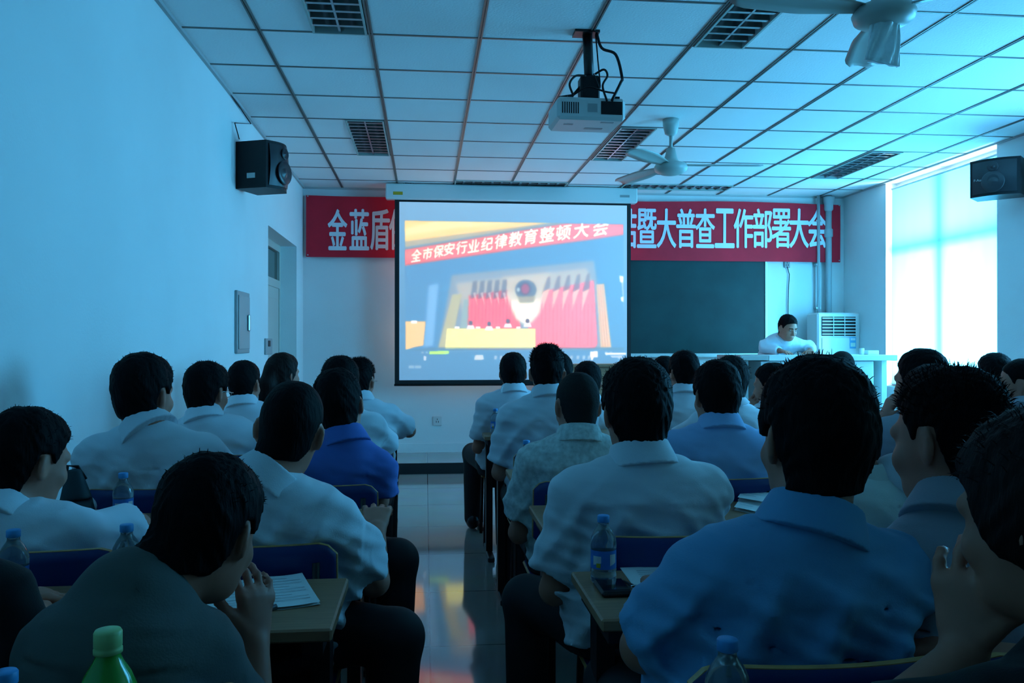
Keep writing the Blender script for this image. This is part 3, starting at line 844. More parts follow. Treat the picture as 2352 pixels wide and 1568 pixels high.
MB().box((XL, y - .02, zb + .12), (XL + .06, y + .06, zb + .22)).build('bracket', M_BLACKM, spk)
pw = at(570, 266, lw(566))
c_ = MB().tube([(XL + .04, 6.0, zt), (XL + .02, 5.95, zt + .1), (XL + .012, pw[1] + 0.1, (zt + ZC) / 2 + .1), (XL + .012, 5.7, ZC - .01)], 0.004, 6).build('speaker_cable', M_BLACK)
tag(c_, 'thin cable from the left wall loudspeaker up to the ceiling', 'cable')
y = 6.42
zt, zb = at(2310, 372, y)[2], at(2300, 455, y)[2]
spk2, M, w_, d_ = speaker(XR - 0.22, y - 0.03, zb, zt, math.radians(-48), 'dark loudspeaker high on the right wall at the edge of the photo', False)
v, t_ = text_mesh('F-Audio', 0.01)
lo, hi = v.min(0), v.max(0)
m = MB(); s_ = 0.085 / (hi[0] - lo[0])
m.add([(-0.14 + p[0] * s_, -d_ / 2 - 0.028, zb + h_ + p[1] * s_) for h_ in (0.12,) for p in v], [tuple(q) for q in t_])
m.xform(M).build('maker_lettering', M_GREYP, spk2)
MB().box((XR - .1, y - .04, zb + .1), (XR, y + .04, zb + .2)).build('bracket', M_BLACKM, spk2)

# --- projector under its ceiling pole
pp = at(1349, 60, 4.55); px_, py_ = pp[0], 4.55
pj = thing('projector', 'white ceiling-mounted projector with tangled black cables on a black pole', 'projector', (px_, py_, ZC))
zp1 = at(1340, 222, 4.4)[2]; zp0 = at(1340, 262, 4.3)[2]
MB().box((px_ - .075, py_ - .05, ZC - .014), (px_ + .06, py_ + .05, ZC - .0)).tube([(px_, py_, ZC - .01), (px_ + .012, py_, zp1 + .12)], 0.027, 14).build('pole', M_BLACKM, pj)
m = MB().box((px_ - .045, py_ - .05, zp1 + .015), (px_ + .06, py_ + .05, zp1 + .15), bev=.01)
m.box((px_ - .16, py_ - .02, zp1), (px_ + .17, py_ + .02, zp1 + .014)); m.box((px_ - .13, py_ - .13, zp1), (px_ - .10, py_ + .12, zp1 + .012)); m.box((px_ + .12, py_ - .13, zp1), (px_ + .15, py_ + .12, zp1 + .012))
m.tube([(px_ - .16, py_ - .02, zp1 + .03), (px_ - .08, py_, zp1 + .05), (px_ - .03, py_, zp1 + .11)], .008, 6)
m.build('mount', M_BLACK, pj)
R = Matrix.Translation((px_ - 0.01, py_, 0)) @ Matrix.Rotation(math.radians(2), 4, 'Z')
m = MB().box((-.185, -.15, zp0), (.185, .13, zp1), bev=.016)
bd = m.xform(R).build('casing', M_PROJ, pj)
m = MB()
for q in range(8): m.box((-.16 + q * .012, -.1505, zp0 + .03), (-.154 + q * .012, -.148, zp1 - .03))
m.xform(R).build('side_vent', M_BLACK, bd)
m = MB().box((.05, -.1515, zp0 + .03), (.165, -.149, zp1 - .02))
m.xform(R).build('socket_panel', M_BLACK, bd)
m = MB().box((-.02, -.1512, zp0 + .04), (.03, -.149, zp1 - .035))
m.xform(R).build('side_hatch', M_GREYP, bd)
m = MB()
for a, b_, c, d in ((.0, .1, .02, .05), (.06, .13, -.11, -.09), (-.13, -.08, -.05, -.03)): m.box((a, c, zp0 - .0015), (b_, d, zp0 + .001))
m.xform(R).build('underside_vent', M_GREYP, bd)
MB().lathe([(0.045, 0), (0.045, 0.03), (0.036, 0.034), (0.03, 0.02), (0, 0.03)], (0, 0, 0), 20).xform(R @ Matrix.Translation((-.09, .13, (zp0 + zp1) / 2)) @ Matrix.Rotation(-PI / 2, 4, 'X')).build('lens', M_BLACK, pj)
m = MB()
def cabl(pts, r):
    P = np.array(pts, float); out = []
    Q = np.vstack([2 * P[0] - P[1], P, 2 * P[-1] - P[-2]])
    for a in range(1, len(Q) - 2):
        for s in np.linspace(0, 1, 7)[:-1]:
            out.append(0.5 * (2 * Q[a] + (Q[a + 1] - Q[a - 1]) * s + (2 * Q[a - 1] - 5 * Q[a] + 4 * Q[a + 1] - Q[a + 2]) * s * s + (3 * Q[a] - Q[a - 1] - 3 * Q[a + 1] + Q[a + 2]) * s ** 3))
    out.append(P[-1]); m.tube(out, r, 7)
h_ = ZC - zp1
cabl([(px_ + .045, py_ - .03, ZC - .01), (px_ + .07, py_ - .05, ZC - .1), (px_ + .135, py_ - .1, zp1 + .62 * h_), (px_ + .165, py_ - .12, zp1 + .3 * h_), (px_ + .15, py_ - .15, zp1 + .08), (px_ + .1, py_ - .16, zp1 - .02)], .008)
cabl([(px_ + .04, py_ - .03, ZC - .02), (px_ + .05, py_ - .04, zp1 + .6 * h_), (px_ + .06, py_ - .05, zp1 + .2 * h_), (px_ + .02, py_ - .07, zp1 + .15)], .004)
cabl([(px_ - .02, py_ - .06, zp1 + .14), (px_ - .08, py_ - .08, zp1 + .13), (px_ - .115, py_ - .1, zp1 + .08), (px_ - .1, py_ - .12, zp1 + .015)], .006)
cabl([(px_ + .03, py_ - .06, zp1 + .15), (px_ + .075, py_ - .08, zp1 + .17), (px_ + .09, py_ - .1, zp1 + .13), (px_ + .06, py_ - .12, zp1 + .07), (px_ + .075, py_ - .155, zp1 - .02)], .006)
cabl([(px_ - .1, py_ - .1, zp1 + .02), (px_ - .02, py_ - .12, zp1 + .06), (px_ + .07, py_ - .12, zp1 + .04), (px_ + .12, py_ - .13, zp1 + .03)], .005)
m.build('cable', M_BLACK, pj)

# --- ceiling fans
def fan(px, py, pym, Y, angs, lab, rl=0.68, tilt=0.0):
    p = at(px, pym, Y); zc = p[2]; x, y = p[0], Y
    t = thing('ceiling_fan', lab, 'ceiling fan', (x, y, ZC), None)
    MB().lathe([(0.0, 0), (0.062, 0), (0.06, -.05), (0.045, -.11), (0.02, -.125), (0.0, -.125)], (x, y, ZC), 24).build('canopy', M_FANW, t)
    MB().tube([(x, y, ZC - .12), (x, y, zc + .12)], 0.013, 10).build('downrod', M_FANW, t)
    MB().lathe([(0.0, .14), (0.03, .14), (0.05, .06), (0.062, .035), (0.115, .02), (0.128, -.005), (0.118, -.035), (0.08, -.055), (0.03, -.066), (0.0, -.068)], (x, y, zc), 32).build('motor', M_FANW, t)
    for a in angs:
        R = Matrix.Translation((x, y, zc + 0.005)) @ Matrix.Rotation(a, 4, 'Z')
        m = MB(); vs = []; fs = []; n_ = 14
        for q in range(n_ + 1):
            s = q / n_; r = 0.10 + (rl - 0.10) * s
            hw = (0.030 + 0.045 * min(1, s * 2.2)) * (1 - max(0, s - .9) * 4.5)
            tw = math.radians(15 - 6 * s)
            for j in range(5):
                u = (j / 4 - .5) * 2 * hw
                c_ = 0.010 * (1 - (u / hw) ** 2)
                for dz in (0.0, 0.004):
                    vs.append((r, u * math.cos(tw), u * math.sin(tw) + c_ + dz - 0.012 * s))
        for q in range(n_):
            for j in range(4):
                a0_ = (q * 5 + j) * 2; b0_ = ((q + 1) * 5 + j) * 2
                fs += [(a0_, b0_, b0_ + 2, a0_ + 2), (a0_ + 1, a0_ + 3, b0_ + 3, b0_ + 1)]
            for j in (0, 4):
                a0_ = (q * 5 + j) * 2; b0_ = ((q + 1) * 5 + j) * 2; fs.append((a0_, a0_ + 1, b0_ + 1, b0_))
        for q in (0, n_):
            for j in range(4):
                a0_ = (q * 5 + j) * 2; fs.append((a0_, a0_ + 2, a0_ + 3, a0_ + 1))
        m.add(vs, fs, 0, True).xform(R).build('blade', M_FANW, t)
    return x, y, zc
# blade angles are measured counter-clockwise from the room's right
fan(1541, 270, 383, 6.25, [math.radians(a) for a in (350, 112, 230)], 'pale ceiling fan with three blades hanging before the red banner')
fx, fy, fz = fan(2030, -80, 30, 3.35, [math.radians(a) for a in (190, 70, 310)], 'near ceiling fan with a plastic bag under it, cut by the top photo edge', 0.70)
# crumpled clear bag hanging under the near fan
n_, k = 36, 10; vs = []; fs = []
for j in range(k + 1):
    s = j / k
    for q in range(n_):
        a = 2 * PI * q / n_
        wx = (0.060 + 0.014 * s) * (1 + .05 * math.sin(5 * a + 4 * s)); wy = 0.018 + 0.02 * (1 - s) + .008 * math.sin(3 * a + 7 * s)
        vs.append((fx - 0.005 - 0.012 * s + wx * math.cos(a), fy - .02 + wy * math.sin(a) + .006 * math.sin(9 * a + 5 * s), fz - .052 - (.165 + .012 * math.cos(a)) * s))
for j in range(k):
    for q in range(n_):
        fs.append((j * n_ + q, j * n_ + (q + 1) % n_, (j + 1) * n_ + (q + 1) % n_, (j + 1) * n_ + q))
fs.append(tuple(k * n_ + q for q in range(n_)))
bag = MB().add(vs, fs, 0, True).build('plastic_bag', mat('clear_plastic_film', (0.75, 0.85, 0.85), 0.25, alpha=0.75, bump=0.9, bscale=25, spec=0.8), None, (fx, fy, fz - .06))
tag(bag, 'crumpled clear plastic bag hanging from the motor of the near ceiling fan', 'bag')

# --- teacher's console and podium on the platform
e0, e1 = at(1305, 836, 8.62), at(1560, 836, 8.62)
cx0, cx1, cz = e0[0], e1[0], e0[2]
t = thing('console_cabinet', 'tan wooden console cabinet under the lower right corner of the screen', 'cabinet', ((cx0 + cx1) / 2, 8.75, PH))
MB().box((cx0, 8.62, cz - .03), (cx1, 8.90, cz), bev=.004).build('cabinet_top', M_WOOD, t)
MB().box((cx0 + .02, 8.65, PH), (cx1 - .02, 8.89, cz - .03)).build('cabinet_body', M_WOOD, t)
for q in range(2):
    a = cx0 + .03 + q * (cx1 - cx0 - .06) / 2
    d = MB().box((a + .005, 8.635, PH + .06), (a + (cx1 - cx0 - .06) / 2 - .005, 8.65, cz - .05), bev=.003).build('cabinet_door', M_WOOD, t)
    MB().box((a + .06 + .4 * q, 8.62, cz - .22), (a + .075 + .4 * q, 8.635, cz - .12)).build('cabinet_handle', M_STEEL, d)
POY = 7.45
t0, t1 = at(1700, 817, POY), at(2062, 817, POY)
ox0, ox1, oz = t0[0], t1[0], at(1800, 816, POY)[2]
pod = thing('podium_desk', 'wide grey and white podium desk in front of the air conditioner', 'podium', ((ox0 + ox1) / 2, POY + .3, 0))
xm = at(1766, 817, POY)[0]
MB().box((ox0, POY, oz - .045), (xm, POY + .62, oz), bev=.004).build('desktop', mat('podium_grey_top', (0.40, 0.39, 0.36), 0.45), pod)
MB().box((xm + .001, POY, oz - .05), (ox1, POY + .62, oz + .002), bev=.004).build('worktop', mat('podium_white_top', (0.72, 0.74, 0.74), 0.4), pod)
xa, xb = at(1860, 850, POY)[0], at(2012, 850, POY)[0]
MB().box((ox0 + .04, POY + .06, 0), (ox0 + .10, POY + .58, oz - .05)).build('side_panel', M_GREYP, pod)
MB().box((xm - .05, POY + .06, 0), (xa, POY + .58, oz - .055)).build('pedestal', M_WHITEP, pod)
MB().box((xa + .004, POY + .04, 0), (xb, POY + .58, oz - .055), bev=.004).build('cabinet_body', M_WHITEP, pod)
for q in range(2):
    a = xa + .02 + q * (xb - xa - .03) / 2
    MB().box((a, POY + .028, .08), (a + (xb - xa - .04) / 2, POY + .04, oz - .10), bev=.004).build('cabinet_door', M_WHITEP, pod)
MB().box((ox1 - .1, POY + .1, 0), (ox1 - .05, POY + .55, oz - .05)).build('end_leg', M_WHITEP, pod)
p = at(1999, 812, POY + .3)
tb = MB().box((p[0] - .05, POY + .25, oz + .002), (p[0] + .06, POY + .38, oz + .042), bev=.004).build('small_box', M_WHITEP, None, (p[0], POY + .3, oz + .002))
tag(tb, 'small white box on the right part of the podium desk', 'box')
p = at(1979, 810, POY + .3)
tb = MB().lathe([(0.022, 0), (0.024, .06), (.018, .062), (0, .05)], (p[0], POY + .3, oz + .002), 18).build('paper_cup', M_WHITEP, None, (p[0], POY + .3, oz))
tag(tb, 'tiny white cup beside the small box on the podium desk', 'cup')

# ================================================================== desks and chairs
PITCHY = 0.84
def NE(k): return 1.66 + PITCHY * k          # near edge of the desks of row k (row 0 is the second row the photo shows)
DD = 0.36; DZ = 0.75
def make_desk(x0, x1, yn, lab, group):
    cx = (x0 + x1) / 2
    t = thing('school_desk', lab, 'desk', (cx, yn + DD / 2, 0), group)
    MB().box((x0, yn, DZ - .026), (x1, yn + DD, DZ), bev=.004).build('desktop', M_WOOD, t)
    MB().box((x0 + .05, yn + .06, DZ - .17), (x1 - .05, yn + DD - .05, DZ - .155)).build('book_shelf', M_BLACKM, t)
    MB().box((x0 + .05, yn + DD - .045, DZ - .36), (x1 - .05, yn + DD - .03, DZ - .03)).build('modesty_panel', M_BLACKM, t)
    for x in (x0 + .02, x1 - .06):
        m = MB().box((x, yn + .15, .03), (x + .04, yn + .22, DZ - .06)).box((x, yn + .03, DZ - .06), (x + .04, yn + DD - .03, DZ - .027)).box((x, yn - .01, 0), (x + .04, yn + DD + .02, .03), bev=.006)
        m.build('leg', M_BLACKM, t)
    return t
def make_chair(x, yb, lab, group):
    """yb: rear face of the backrest"""
    t = thing('school_chair', lab, 'chair', (x, yb + .22, 0), group)
    w_ = .42; n_ = 16; vs = []; fs = []
    def bk(u, v, d):     # u -1..1 across, v 0..1 up
        rad = .045
        hw = w_ / 2
        z = .60 + v * .225
        y = yb + .035 * (1 - u * u) * -1 + .035 + .02 * (1 - v) + d
        cut = 0.0
        if abs(u) > .8: cut = (abs(u) - .8) / .2
        z2 = .60 + .225 * v - (v - .5) * 2 * .03 * cut ** 2
        return (x + u * hw, y, z2)
    def panel(d0, d1, nu=20, nv=8, su=1.0):
        vs = []; fs = []
        for d in (d0, d1):
            for i in range(nu + 1):
                for j in range(nv + 1):
                    vs.append(bk((-1 + 2 * i / nu) * su, .5 + (j / nv - .5) * su, d))
        N_ = (nu + 1) * (nv + 1)
        for i in range(nu):
            for j in range(nv):
                a = i * (nv + 1) + j
                fs.append((a, a + nv + 1, a + nv + 2, a + 1)); fs.append((N_ + a, N_ + a + 1, N_ + a + nv + 2, N_ + a + nv + 1))
        ring = [i * (nv + 1) for i in range(nu + 1)] + [nu * (nv + 1) + j for j in range(1, nv + 1)] + [i * (nv + 1) + nv for i in range(nu - 1, -1, -1)] + [j for j in range(nv - 1, 0, -1)]
        for q in range(len(ring)):
            a, b_ = ring[q], ring[(q + 1) % len(ring)]
            fs.append((a, b_, N_ + b_, N_ + a))
        return vs, fs
    v1, f1 = panel(0.001, 0.015)
    br_ = MB().add(v1, f1, 0, False).build('backrest', M_PLY, t)
    v1, f1 = panel(-0.0005, 0.0165, su=.985)
    MB().add(v1, f1, 0, True).build('blue_facing', M_BLUE, br_)
    st = MB().box((x - .20, yb + .07, .435), (x + .20, yb + .44, .450), bev=.006).build('seat', M_PLY, t)
    MB().box((x - .195, yb + .075, .4495), (x + .195, yb + .435, .4520)).build('blue_facing', M_BLUE, st)
    for s in (-1, 1):
        MB().tube([(x + s * .16, yb + .03, .78), (x + s * .16, yb + .045, .60), (x + s * .17, yb + .09, .43), (x + s * .17, yb + .09, .41), (x + s * .18, yb + .04, 0)], .011, 8).build('leg', M_BLACKM, t)
        MB().tube([(x + s * .17, yb + .09, .425), (x + s * .17, yb + .40, .425), (x + s * .18, yb + .42, 0)], .011, 8).build('leg', M_BLACKM, t)
    return t
# ================================================================== people: bodies grown from distance fields
def V3(*a): return np.array(a, float)
def unit(v): return v / (np.linalg.norm(v) + 1e-9)
class Solid:
    """union / cut of distance functions, meshed by surface nets into one continuous skin"""
    def __init__(s): s.p = []
    def add(s, fn, lo, hi, k=0.02, op='u'):
        s.p.append((fn, np.array(lo, float), np.array(hi, float), k, op)); return s
    def cap(s, a, b, ra, rb, k=0.02, op='u'):
        a = np.array(a, float); b = np.array(b, float); d = b - a; L2 = float(d @ d) + 1e-9
        def fn(X, Y, Z):
            t = np.clip(((X - a[0]) * d[0] + (Y - a[1]) * d[1] + (Z - a[2]) * d[2]) / L2, 0, 1)
            q = (X - a[0] - t * d[0]) ** 2 + (Y - a[1] - t * d[1]) ** 2 + (Z - a[2] - t * d[2]) ** 2
            return np.sqrt(q) - (ra + (rb - ra) * t)
        r = max(ra, rb)
        return s.add(fn, np.minimum(a, b) - r, np.maximum(a, b) + r, k, op)
    def ell(s, c, r, R=None, k=0.02, op='u'):
        c = np.array(c, float); r = np.array(r, float); M = np.eye(3) if R is None else R
        def fn(X, Y, Z):
            x, y, z = X - c[0], Y - c[1], Z - c[2]
            l = [x * M[0, i] + y * M[1, i] + z * M[2, i] for i in range(3)]
            k0 = np.sqrt((l[0] / r[0]) ** 2 + (l[1] / r[1]) ** 2 + (l[2] / r[2]) ** 2)
            k1 = np.sqrt((l[0] / r[0] ** 2) ** 2 + (l[1] / r[1] ** 2) ** 2 + (l[2] / r[2] ** 2) ** 2) + 1e-6
            return k0 * (k0 - 1) / k1
        m = r.max()
        return s.add(fn, c - m, c + m, k, op)
    def gen(s, st, k=0.02, op='u', n=2.3, flat=True):
        """generalised cylinder through stations (centre, right vector, half width, half depth)"""
        C = [np.array(q[0], float) for q in st]; Rr = [unit(np.array(q[1], float)) for q in st]
        A = [q[2] for q in st]; B = [q[3] for q in st]
        def fn(X, Y, Z):
            out = None
            for i in range(len(C) - 1):
                d = C[i + 1] - C[i]; L = np.linalg.norm(d); u = d / L
                x, y, z = X - C[i][0], Y - C[i][1], Z - C[i][2]
                ax = x * u[0] + y * u[1] + z * u[2]
                t = np.clip(ax / L, 0, 1)
                r = unit((Rr[i] + Rr[i + 1]) / 2); r = unit(r - u * (r @ u)); w = np.cross(u, r)
                lx = x * r[0] + y * r[1] + z * r[2]; ly = x * w[0] + y * w[1] + z * w[2]
                a = A[i] + (A[i + 1] - A[i]) * t; b = B[i] + (B[i + 1] - B[i]) * t
                q = ((np.abs(lx) / a) ** n + (np.abs(ly) / b) ** n) ** (1 / n)
                dd = (q - 1) * np.minimum(a, b)
                ex = np.maximum(np.maximum(-ax, ax - L), 0)
                if flat: dd = np.where(ex > 0, np.maximum(dd, 0) + ex if False else np.sqrt(np.maximum(dd, 0) ** 2 + ex ** 2), dd)
                else: dd = np.sqrt(np.maximum(dd + .02, 0) ** 2 + ex ** 2) - .02
                out = dd if out is None else np.minimum(out, dd)
            return out
        m = max(max(A), max(B))
        P = np.array(C)
        return s.add(fn, P.min(0) - m, P.max(0) + m, k, op)
    def mesh(s, name, h, post=None):
        us = [p for p in s.p if p[4] == 'u']
        lo = np.min([p[1] for p in us], 0) - 3 * h - 0.02; hi = np.max([p[2] for p in us], 0) + 3 * h + 0.02
        n = np.ceil((hi - lo) / h).astype(int) + 1
        ax = [(lo[i] + h * np.arange(n[i])).astype(np.float32) for i in range(3)]
        F = np.full(n, 1.0, np.float32)
        for fn, l, hh, k, op in s.p:
            a = np.clip(np.floor((l - k - 2 * h - lo) / h).astype(int), 0, n); b = np.clip(np.ceil((hh + k + 2 * h - lo) / h).astype(int) + 1, 0, n)
            if (b <= a).any(): continue
            sl = tuple(slice(a[i], b[i]) for i in range(3))
            D = fn(ax[0][sl[0]][:, None, None], ax[1][sl[1]][None, :, None], ax[2][sl[2]][None, None, :]).astype(np.float32)
            G = F[sl]
            if op == 'u':
                q = np.maximum(k - np.abs(G - D), 0) / k
                F[sl] = np.minimum(G, D) - q * q * k * 0.25
            else:
                D = -D
                q = np.maximum(k - np.abs(G - D), 0) / k
                F[sl] = np.maximum(G, D) + q * q * k * 0.25
        if post is not None:
            F = post(F, ax[0][:, None, None], ax[1][None, :, None], ax[2][None, None, :])
        v, f = surface_nets(F)
        return v * h + lo, f
def surface_nets(F):
    S = F < 0
    c = [S[i:S.shape[0] - 1 + i, j:S.shape[1] - 1 + j, k:S.shape[2] - 1 + k] for i in (0, 1) for j in (0, 1) for k in (0, 1)]
    cnt = sum(x.astype(np.int8) for x in c)
    mix = (cnt > 0) & (cnt < 8)
    I = np.argwhere(mix)
    idx = np.full(mix.shape, -1, np.int64); idx[mix] = np.arange(len(I))
    cor = {(i, j, k): F[I[:, 0] + i, I[:, 1] + j, I[:, 2] + k] for i in (0, 1) for j in (0, 1) for k in (0, 1)}
    acc = np.zeros((len(I), 3)); num = np.zeros(len(I))
    for p in cor:
        for a in range(3):
            if p[a] == 0:
                q = list(p); q[a] = 1; q = tuple(q)
                f0, f1 = cor[p], cor[q]
                m = (f0 < 0) != (f1 < 0)
                t = np.where(m, f0 / np.where(m, f0 - f1, 1), 0)
                pt = np.repeat(np.array(p, float)[None], len(I), 0); pt[:, a] = t
                acc[m] += pt[m]; num[m] += 1
    v = I + acc / num[:, None]
    faces = []
    for a in range(3):
        b, d = (a + 1) % 3, (a + 2) % 3
        sl0 = [slice(None)] * 3; sl1 = [slice(None)] * 3
        sl0[a] = slice(0, -1); sl1[a] = slice(1, None)
        E = S[tuple(sl0)] != S[tuple(sl1)]
        J = np.argwhere(E)
        J = J[(J[:, b] > 0) & (J[:, d] > 0) & (J[:, b] < S.shape[b] - 1) & (J[:, d] < S.shape[d] - 1)]
        ins = S[J[:, 0], J[:, 1], J[:, 2]]
        q = []
        for db, dd in ((1, 1), (0, 1), (0, 0), (1, 0)):
            K = J.copy(); K[:, b] -= db; K[:, d] -= dd
            q.append(idx[K[:, 0], K[:, 1], K[:, 2]])
        Q = np.stack(q, 1)
        Q[~ins] = Q[~ins][:, ::-1]
        faces.append(Q)
    return v, np.concatenate(faces)
def part(name, vf, m, parent, off):
    me = np_mesh(name, vf[0] - off, vf[1], True)
    for q in (m if isinstance(m, list) else [m]): me.materials.append(q)
    return link(name, me, parent)

def rotm(yaw, pitch, roll):
    """columns right, forward, up; yaw turns clockwise seen from above, pitch nods forward, roll tips to the right"""
    cy, sy = math.cos(yaw), math.sin(yaw); Rz = np.array([[cy, sy, 0], [-sy, cy, 0], [0, 0, 1]])
    cp, sp = math.cos(pitch), math.sin(pitch); Rx = np.array([[1, 0, 0], [0, cp, sp], [0, -sp, cp]])
    cr, sr = math.cos(roll), math.sin(roll); Ry = np.array([[cr, 0, sr], [0, 1, 0], [-sr, 0, cr]])
    return Rz @ Rx @ Ry
def head_prims(S, c, R, sc, face=True):
    def P(x, y, z): return c + R @ (V3(x, y, z) * sc)
    S.ell(P(0, -.014, .032), V3(.074, .096, .090) * sc, R, .01)
    S.ell(P(0, .022, -.030), V3(.064, .066, .078) * sc, R, .03)
    S.ell(P(0, .044, -.082), V3(.043, .040, .030) * sc, R, .03)
    S.cap(P(-.034, .074, .024), P(.034, .074, .024), .014 * sc, .014 * sc, .015)
    for s in (-1, 1):
        S.ell(P(s * .036, .066, -.028), V3(.022, .018, .022) * sc, R, .02)
        S.ell(P(s * .030, .096, .004), V3(.015, .014, .010) * sc, R, .008, 's')
        S.ell(P(s * .0765, -.010, -.006), V3(.009, .021, .033) * sc, R @ rotm(-s * .55, -.1, 0), .008)
        S.ell(P(s * .086, -.004, -.002), V3(.005, .010, .018) * sc, R @ rotm(-s * .55, -.1, 0), .006, 's')
    S.cap(P(0, .084, .010), P(0, .102, -.028), .008 * sc, .013 * sc, .012)
    for s in (-1, 1): S.ell(P(s * .011, .094, -.032), V3(.009, .010, .008) * sc, R, .008)
    S.ell(P(0, .084, -.060), V3(.022, .010, .007) * sc, R, .008)
    S.ell(P(0, .081, -.070), V3(.018, .010, .007) * sc, R, .006)
def hair_mesh(c, R, sc, N, st, h, face_open=None):
    """hair hugs the skull, thicker towards the crown, cut along the hairline"""
    tn, ts, tt, flat, amp = st['nape'], st['side'], st['top'], st.get('flat', 0), st.get('amp', .0025)
    S = Solid()
    def P(x, y, z): return c + R @ (V3(x, y, z) * sc)
    rr = .19 * sc
    nl = R.T @ (N - c) / sc
    zb = st.get('line', None) or [(-.13, -.080), (-.05, -.074), (-.034, -.030), (-.028, .026), (.006, .030), (.012, .010), (.022, .006), (.030, .028), (.045, .055), (.07, .074), (.12, .085)]
    zy = [q[0] for q in zb]; zz = [q[1] for q in zb]
    def fn(X, Y, Z):
        x, y, z = X - c[0], Y - c[1], Z - c[2]
        l = [(x * R[0, i] + y * R[1, i] + z * R[2, i]) / sc for i in range(3)]
        def el(cx, cy, cz, rx, ry, rz):
            a, b, d = l[0] - cx, l[1] - cy, l[2] - cz
            k0 = np.sqrt((a / rx) ** 2 + (b / ry) ** 2 + (d / rz) ** 2); k1 = np.sqrt((a / rx ** 2) ** 2 + (b / ry ** 2) ** 2 + (d / rz ** 2) ** 2) + 1e-6
            return k0 * (k0 - 1) / k1
        d = el(0, -.014, .032, .074, .096, .090)
        d2 = el(0, .020, -.030, .064, .068, .078)
        nx, ny, nz = nl; t = np.clip((l[0] * nx + (l[1] + .03) * (ny + .03) + (l[2] + .04) * (nz + .04)) / (nx * nx + (ny + .03) ** 2 + (nz + .04) ** 2), 0, 1)
        d3 = np.sqrt((l[0] - t * nx) ** 2 + (l[1] + .03 - t * (ny + .03)) ** 2 + (l[2] + .04 - t * (nz + .04)) ** 2) - .056
        for e in (d2, d3):
            q = np.maximum(.03 - np.abs(d - e), 0) / .03
            d = np.minimum(d, e) - q * q * .0075
        sm = lambda a, b, v: (lambda q: q * q * (3 - 2 * q))(np.clip((v - a) / (b - a), 0, 1))
        th = tn + (ts - tn) * sm(-.085, .0, l[2]) + (tt - ts) * sm(.04, .115, l[2])
        w = amp * (np.sin(l[0] * 190 + 9 * np.sin(l[1] * 40 + l[2] * 25)) * np.sin(l[1] * 150 + 7 * np.sin(l[0] * 60)) + .8 * np.sin(l[0] * 70 + l[2] * 40 + 3) * np.sin(l[1] * 80 + 1))
        d = d - th - w
        if flat: d = np.maximum(d, l[2] - flat + .15 * l[0] * l[0] * 10)
        cut = (np.interp(l[1], zy, zz) - l[2]) * .75 + .6 * w
        fr = st.get('fringe', 0)
        q = np.maximum(.006 - np.abs(d - cut), 0) / .006
        return (np.maximum(d, cut) + q * q * .0015) * sc
    S.add(fn, c - rr, c + rr, .001)
    if 'long' in st:
        for (a, b, ra, rb) in st['long']:
            S.cap(P(*a), P(*b), ra * sc, rb * sc, .025)
    return S.mesh('hair', h)
def strands(vf, c, R, sc, n, ln, lift, zmin=.05):
    v, f = vf
    L = (v - c) @ R / sc
    idx = np.where(L[:, 2] > zmin)[0]
    if len(idx) == 0 or n == 0: return vf
    idx = rng.choice(idx, n)
    nv = []; nf = []
    for i in idx:
        p = v[i]; nrm = unit(R @ V3(L[i, 0], L[i, 1] * .8, max(L[i, 2] - .02, 0.02)))
        d = unit(nrm * lift + R @ V3(rng.normal(0, .35), .4 + rng.normal(0, .5), rng.normal(.15, .25)))
        a = unit(np.cross(nrm, d) + 1e-3); w = .0009 * sc; l_ = ln * sc * rng.uniform(.5, 1.2)
        b = len(v) + len(nv)
        q0 = p - nrm * .004
        mid = q0 + d * l_ * .6 + nrm * l_ * .1; tip = q0 + d * l_ - np.array([0, 0, .12 * l_])
        nv += [q0 + a * w, q0 - a * w, mid - a * w * .7, mid + a * w * .7, tip - a * w * .12, tip + a * w * .12]
        nf += [(b, b + 1, b + 2, b + 3), (b + 3, b + 2, b + 4, b + 5)]
    return np.vstack([v, np.array(nv)]), np.vstack([f, np.array(nf)])
def hand_prims(S, wrist, fwd, nrm, side, curl=0.5, sc=1.0, spread=0.12):
    """wrist: joint; fwd: towards the fingertips; nrm: back of the hand; side: +1 right hand, -1 left (thumb side)"""
    f = unit(fwd); u = unit(nrm - f * (nrm @ f)); r = np.cross(f, u) * side      # r points away from the thumb
    r = -r
    # thumb side vector t
    t = np.cross(u, f) * side
    k0 = .010 * sc
    S.gen([(wrist, t, .026 * sc, .018 * sc), (wrist + f * .03 * sc, t, .035 * sc, .017 * sc), (wrist + f * .085 * sc, t, .041 * sc, .013 * sc)], k0, n=2.2, flat=False)
    lens = [(.040, .024, .020), (.045, .028, .022), (.042, .026, .021), (.032, .020, .018)]
    for q in range(4):
        o = (1.5 - q) * .0205 * sc
        a = wrist + f * (.088 - abs(q - 1.2) * .004) * sc + t * o
        ang = curl * .55; dirv = unit(f + t * (1.5 - q) * spread)
        for j, l in enumerate(lens[q]):
            d = dirv * math.cos(ang) - u * math.sin(ang)
            b = a + d * l * sc
            ra = (.0092 - .0010 * j) * sc; S.cap(a, b, ra, ra - .0008 * sc, .004 if j else .008)
            a = b; ang += curl * (.75 + .1 * q)
    a = wrist + f * .028 * sc + t * .026 * sc; d = unit(f * .75 + t * .65 - u * .25)
    for j, l in enumerate((.042, .032, .026)):
        b = a + d * l * sc; ra = (.0125, .0105, .0095)[j] * sc
        S.cap(a, b, ra, ra - .0012 * sc, .008); a = b; d = unit(d + f * .35 - u * .25 * curl)

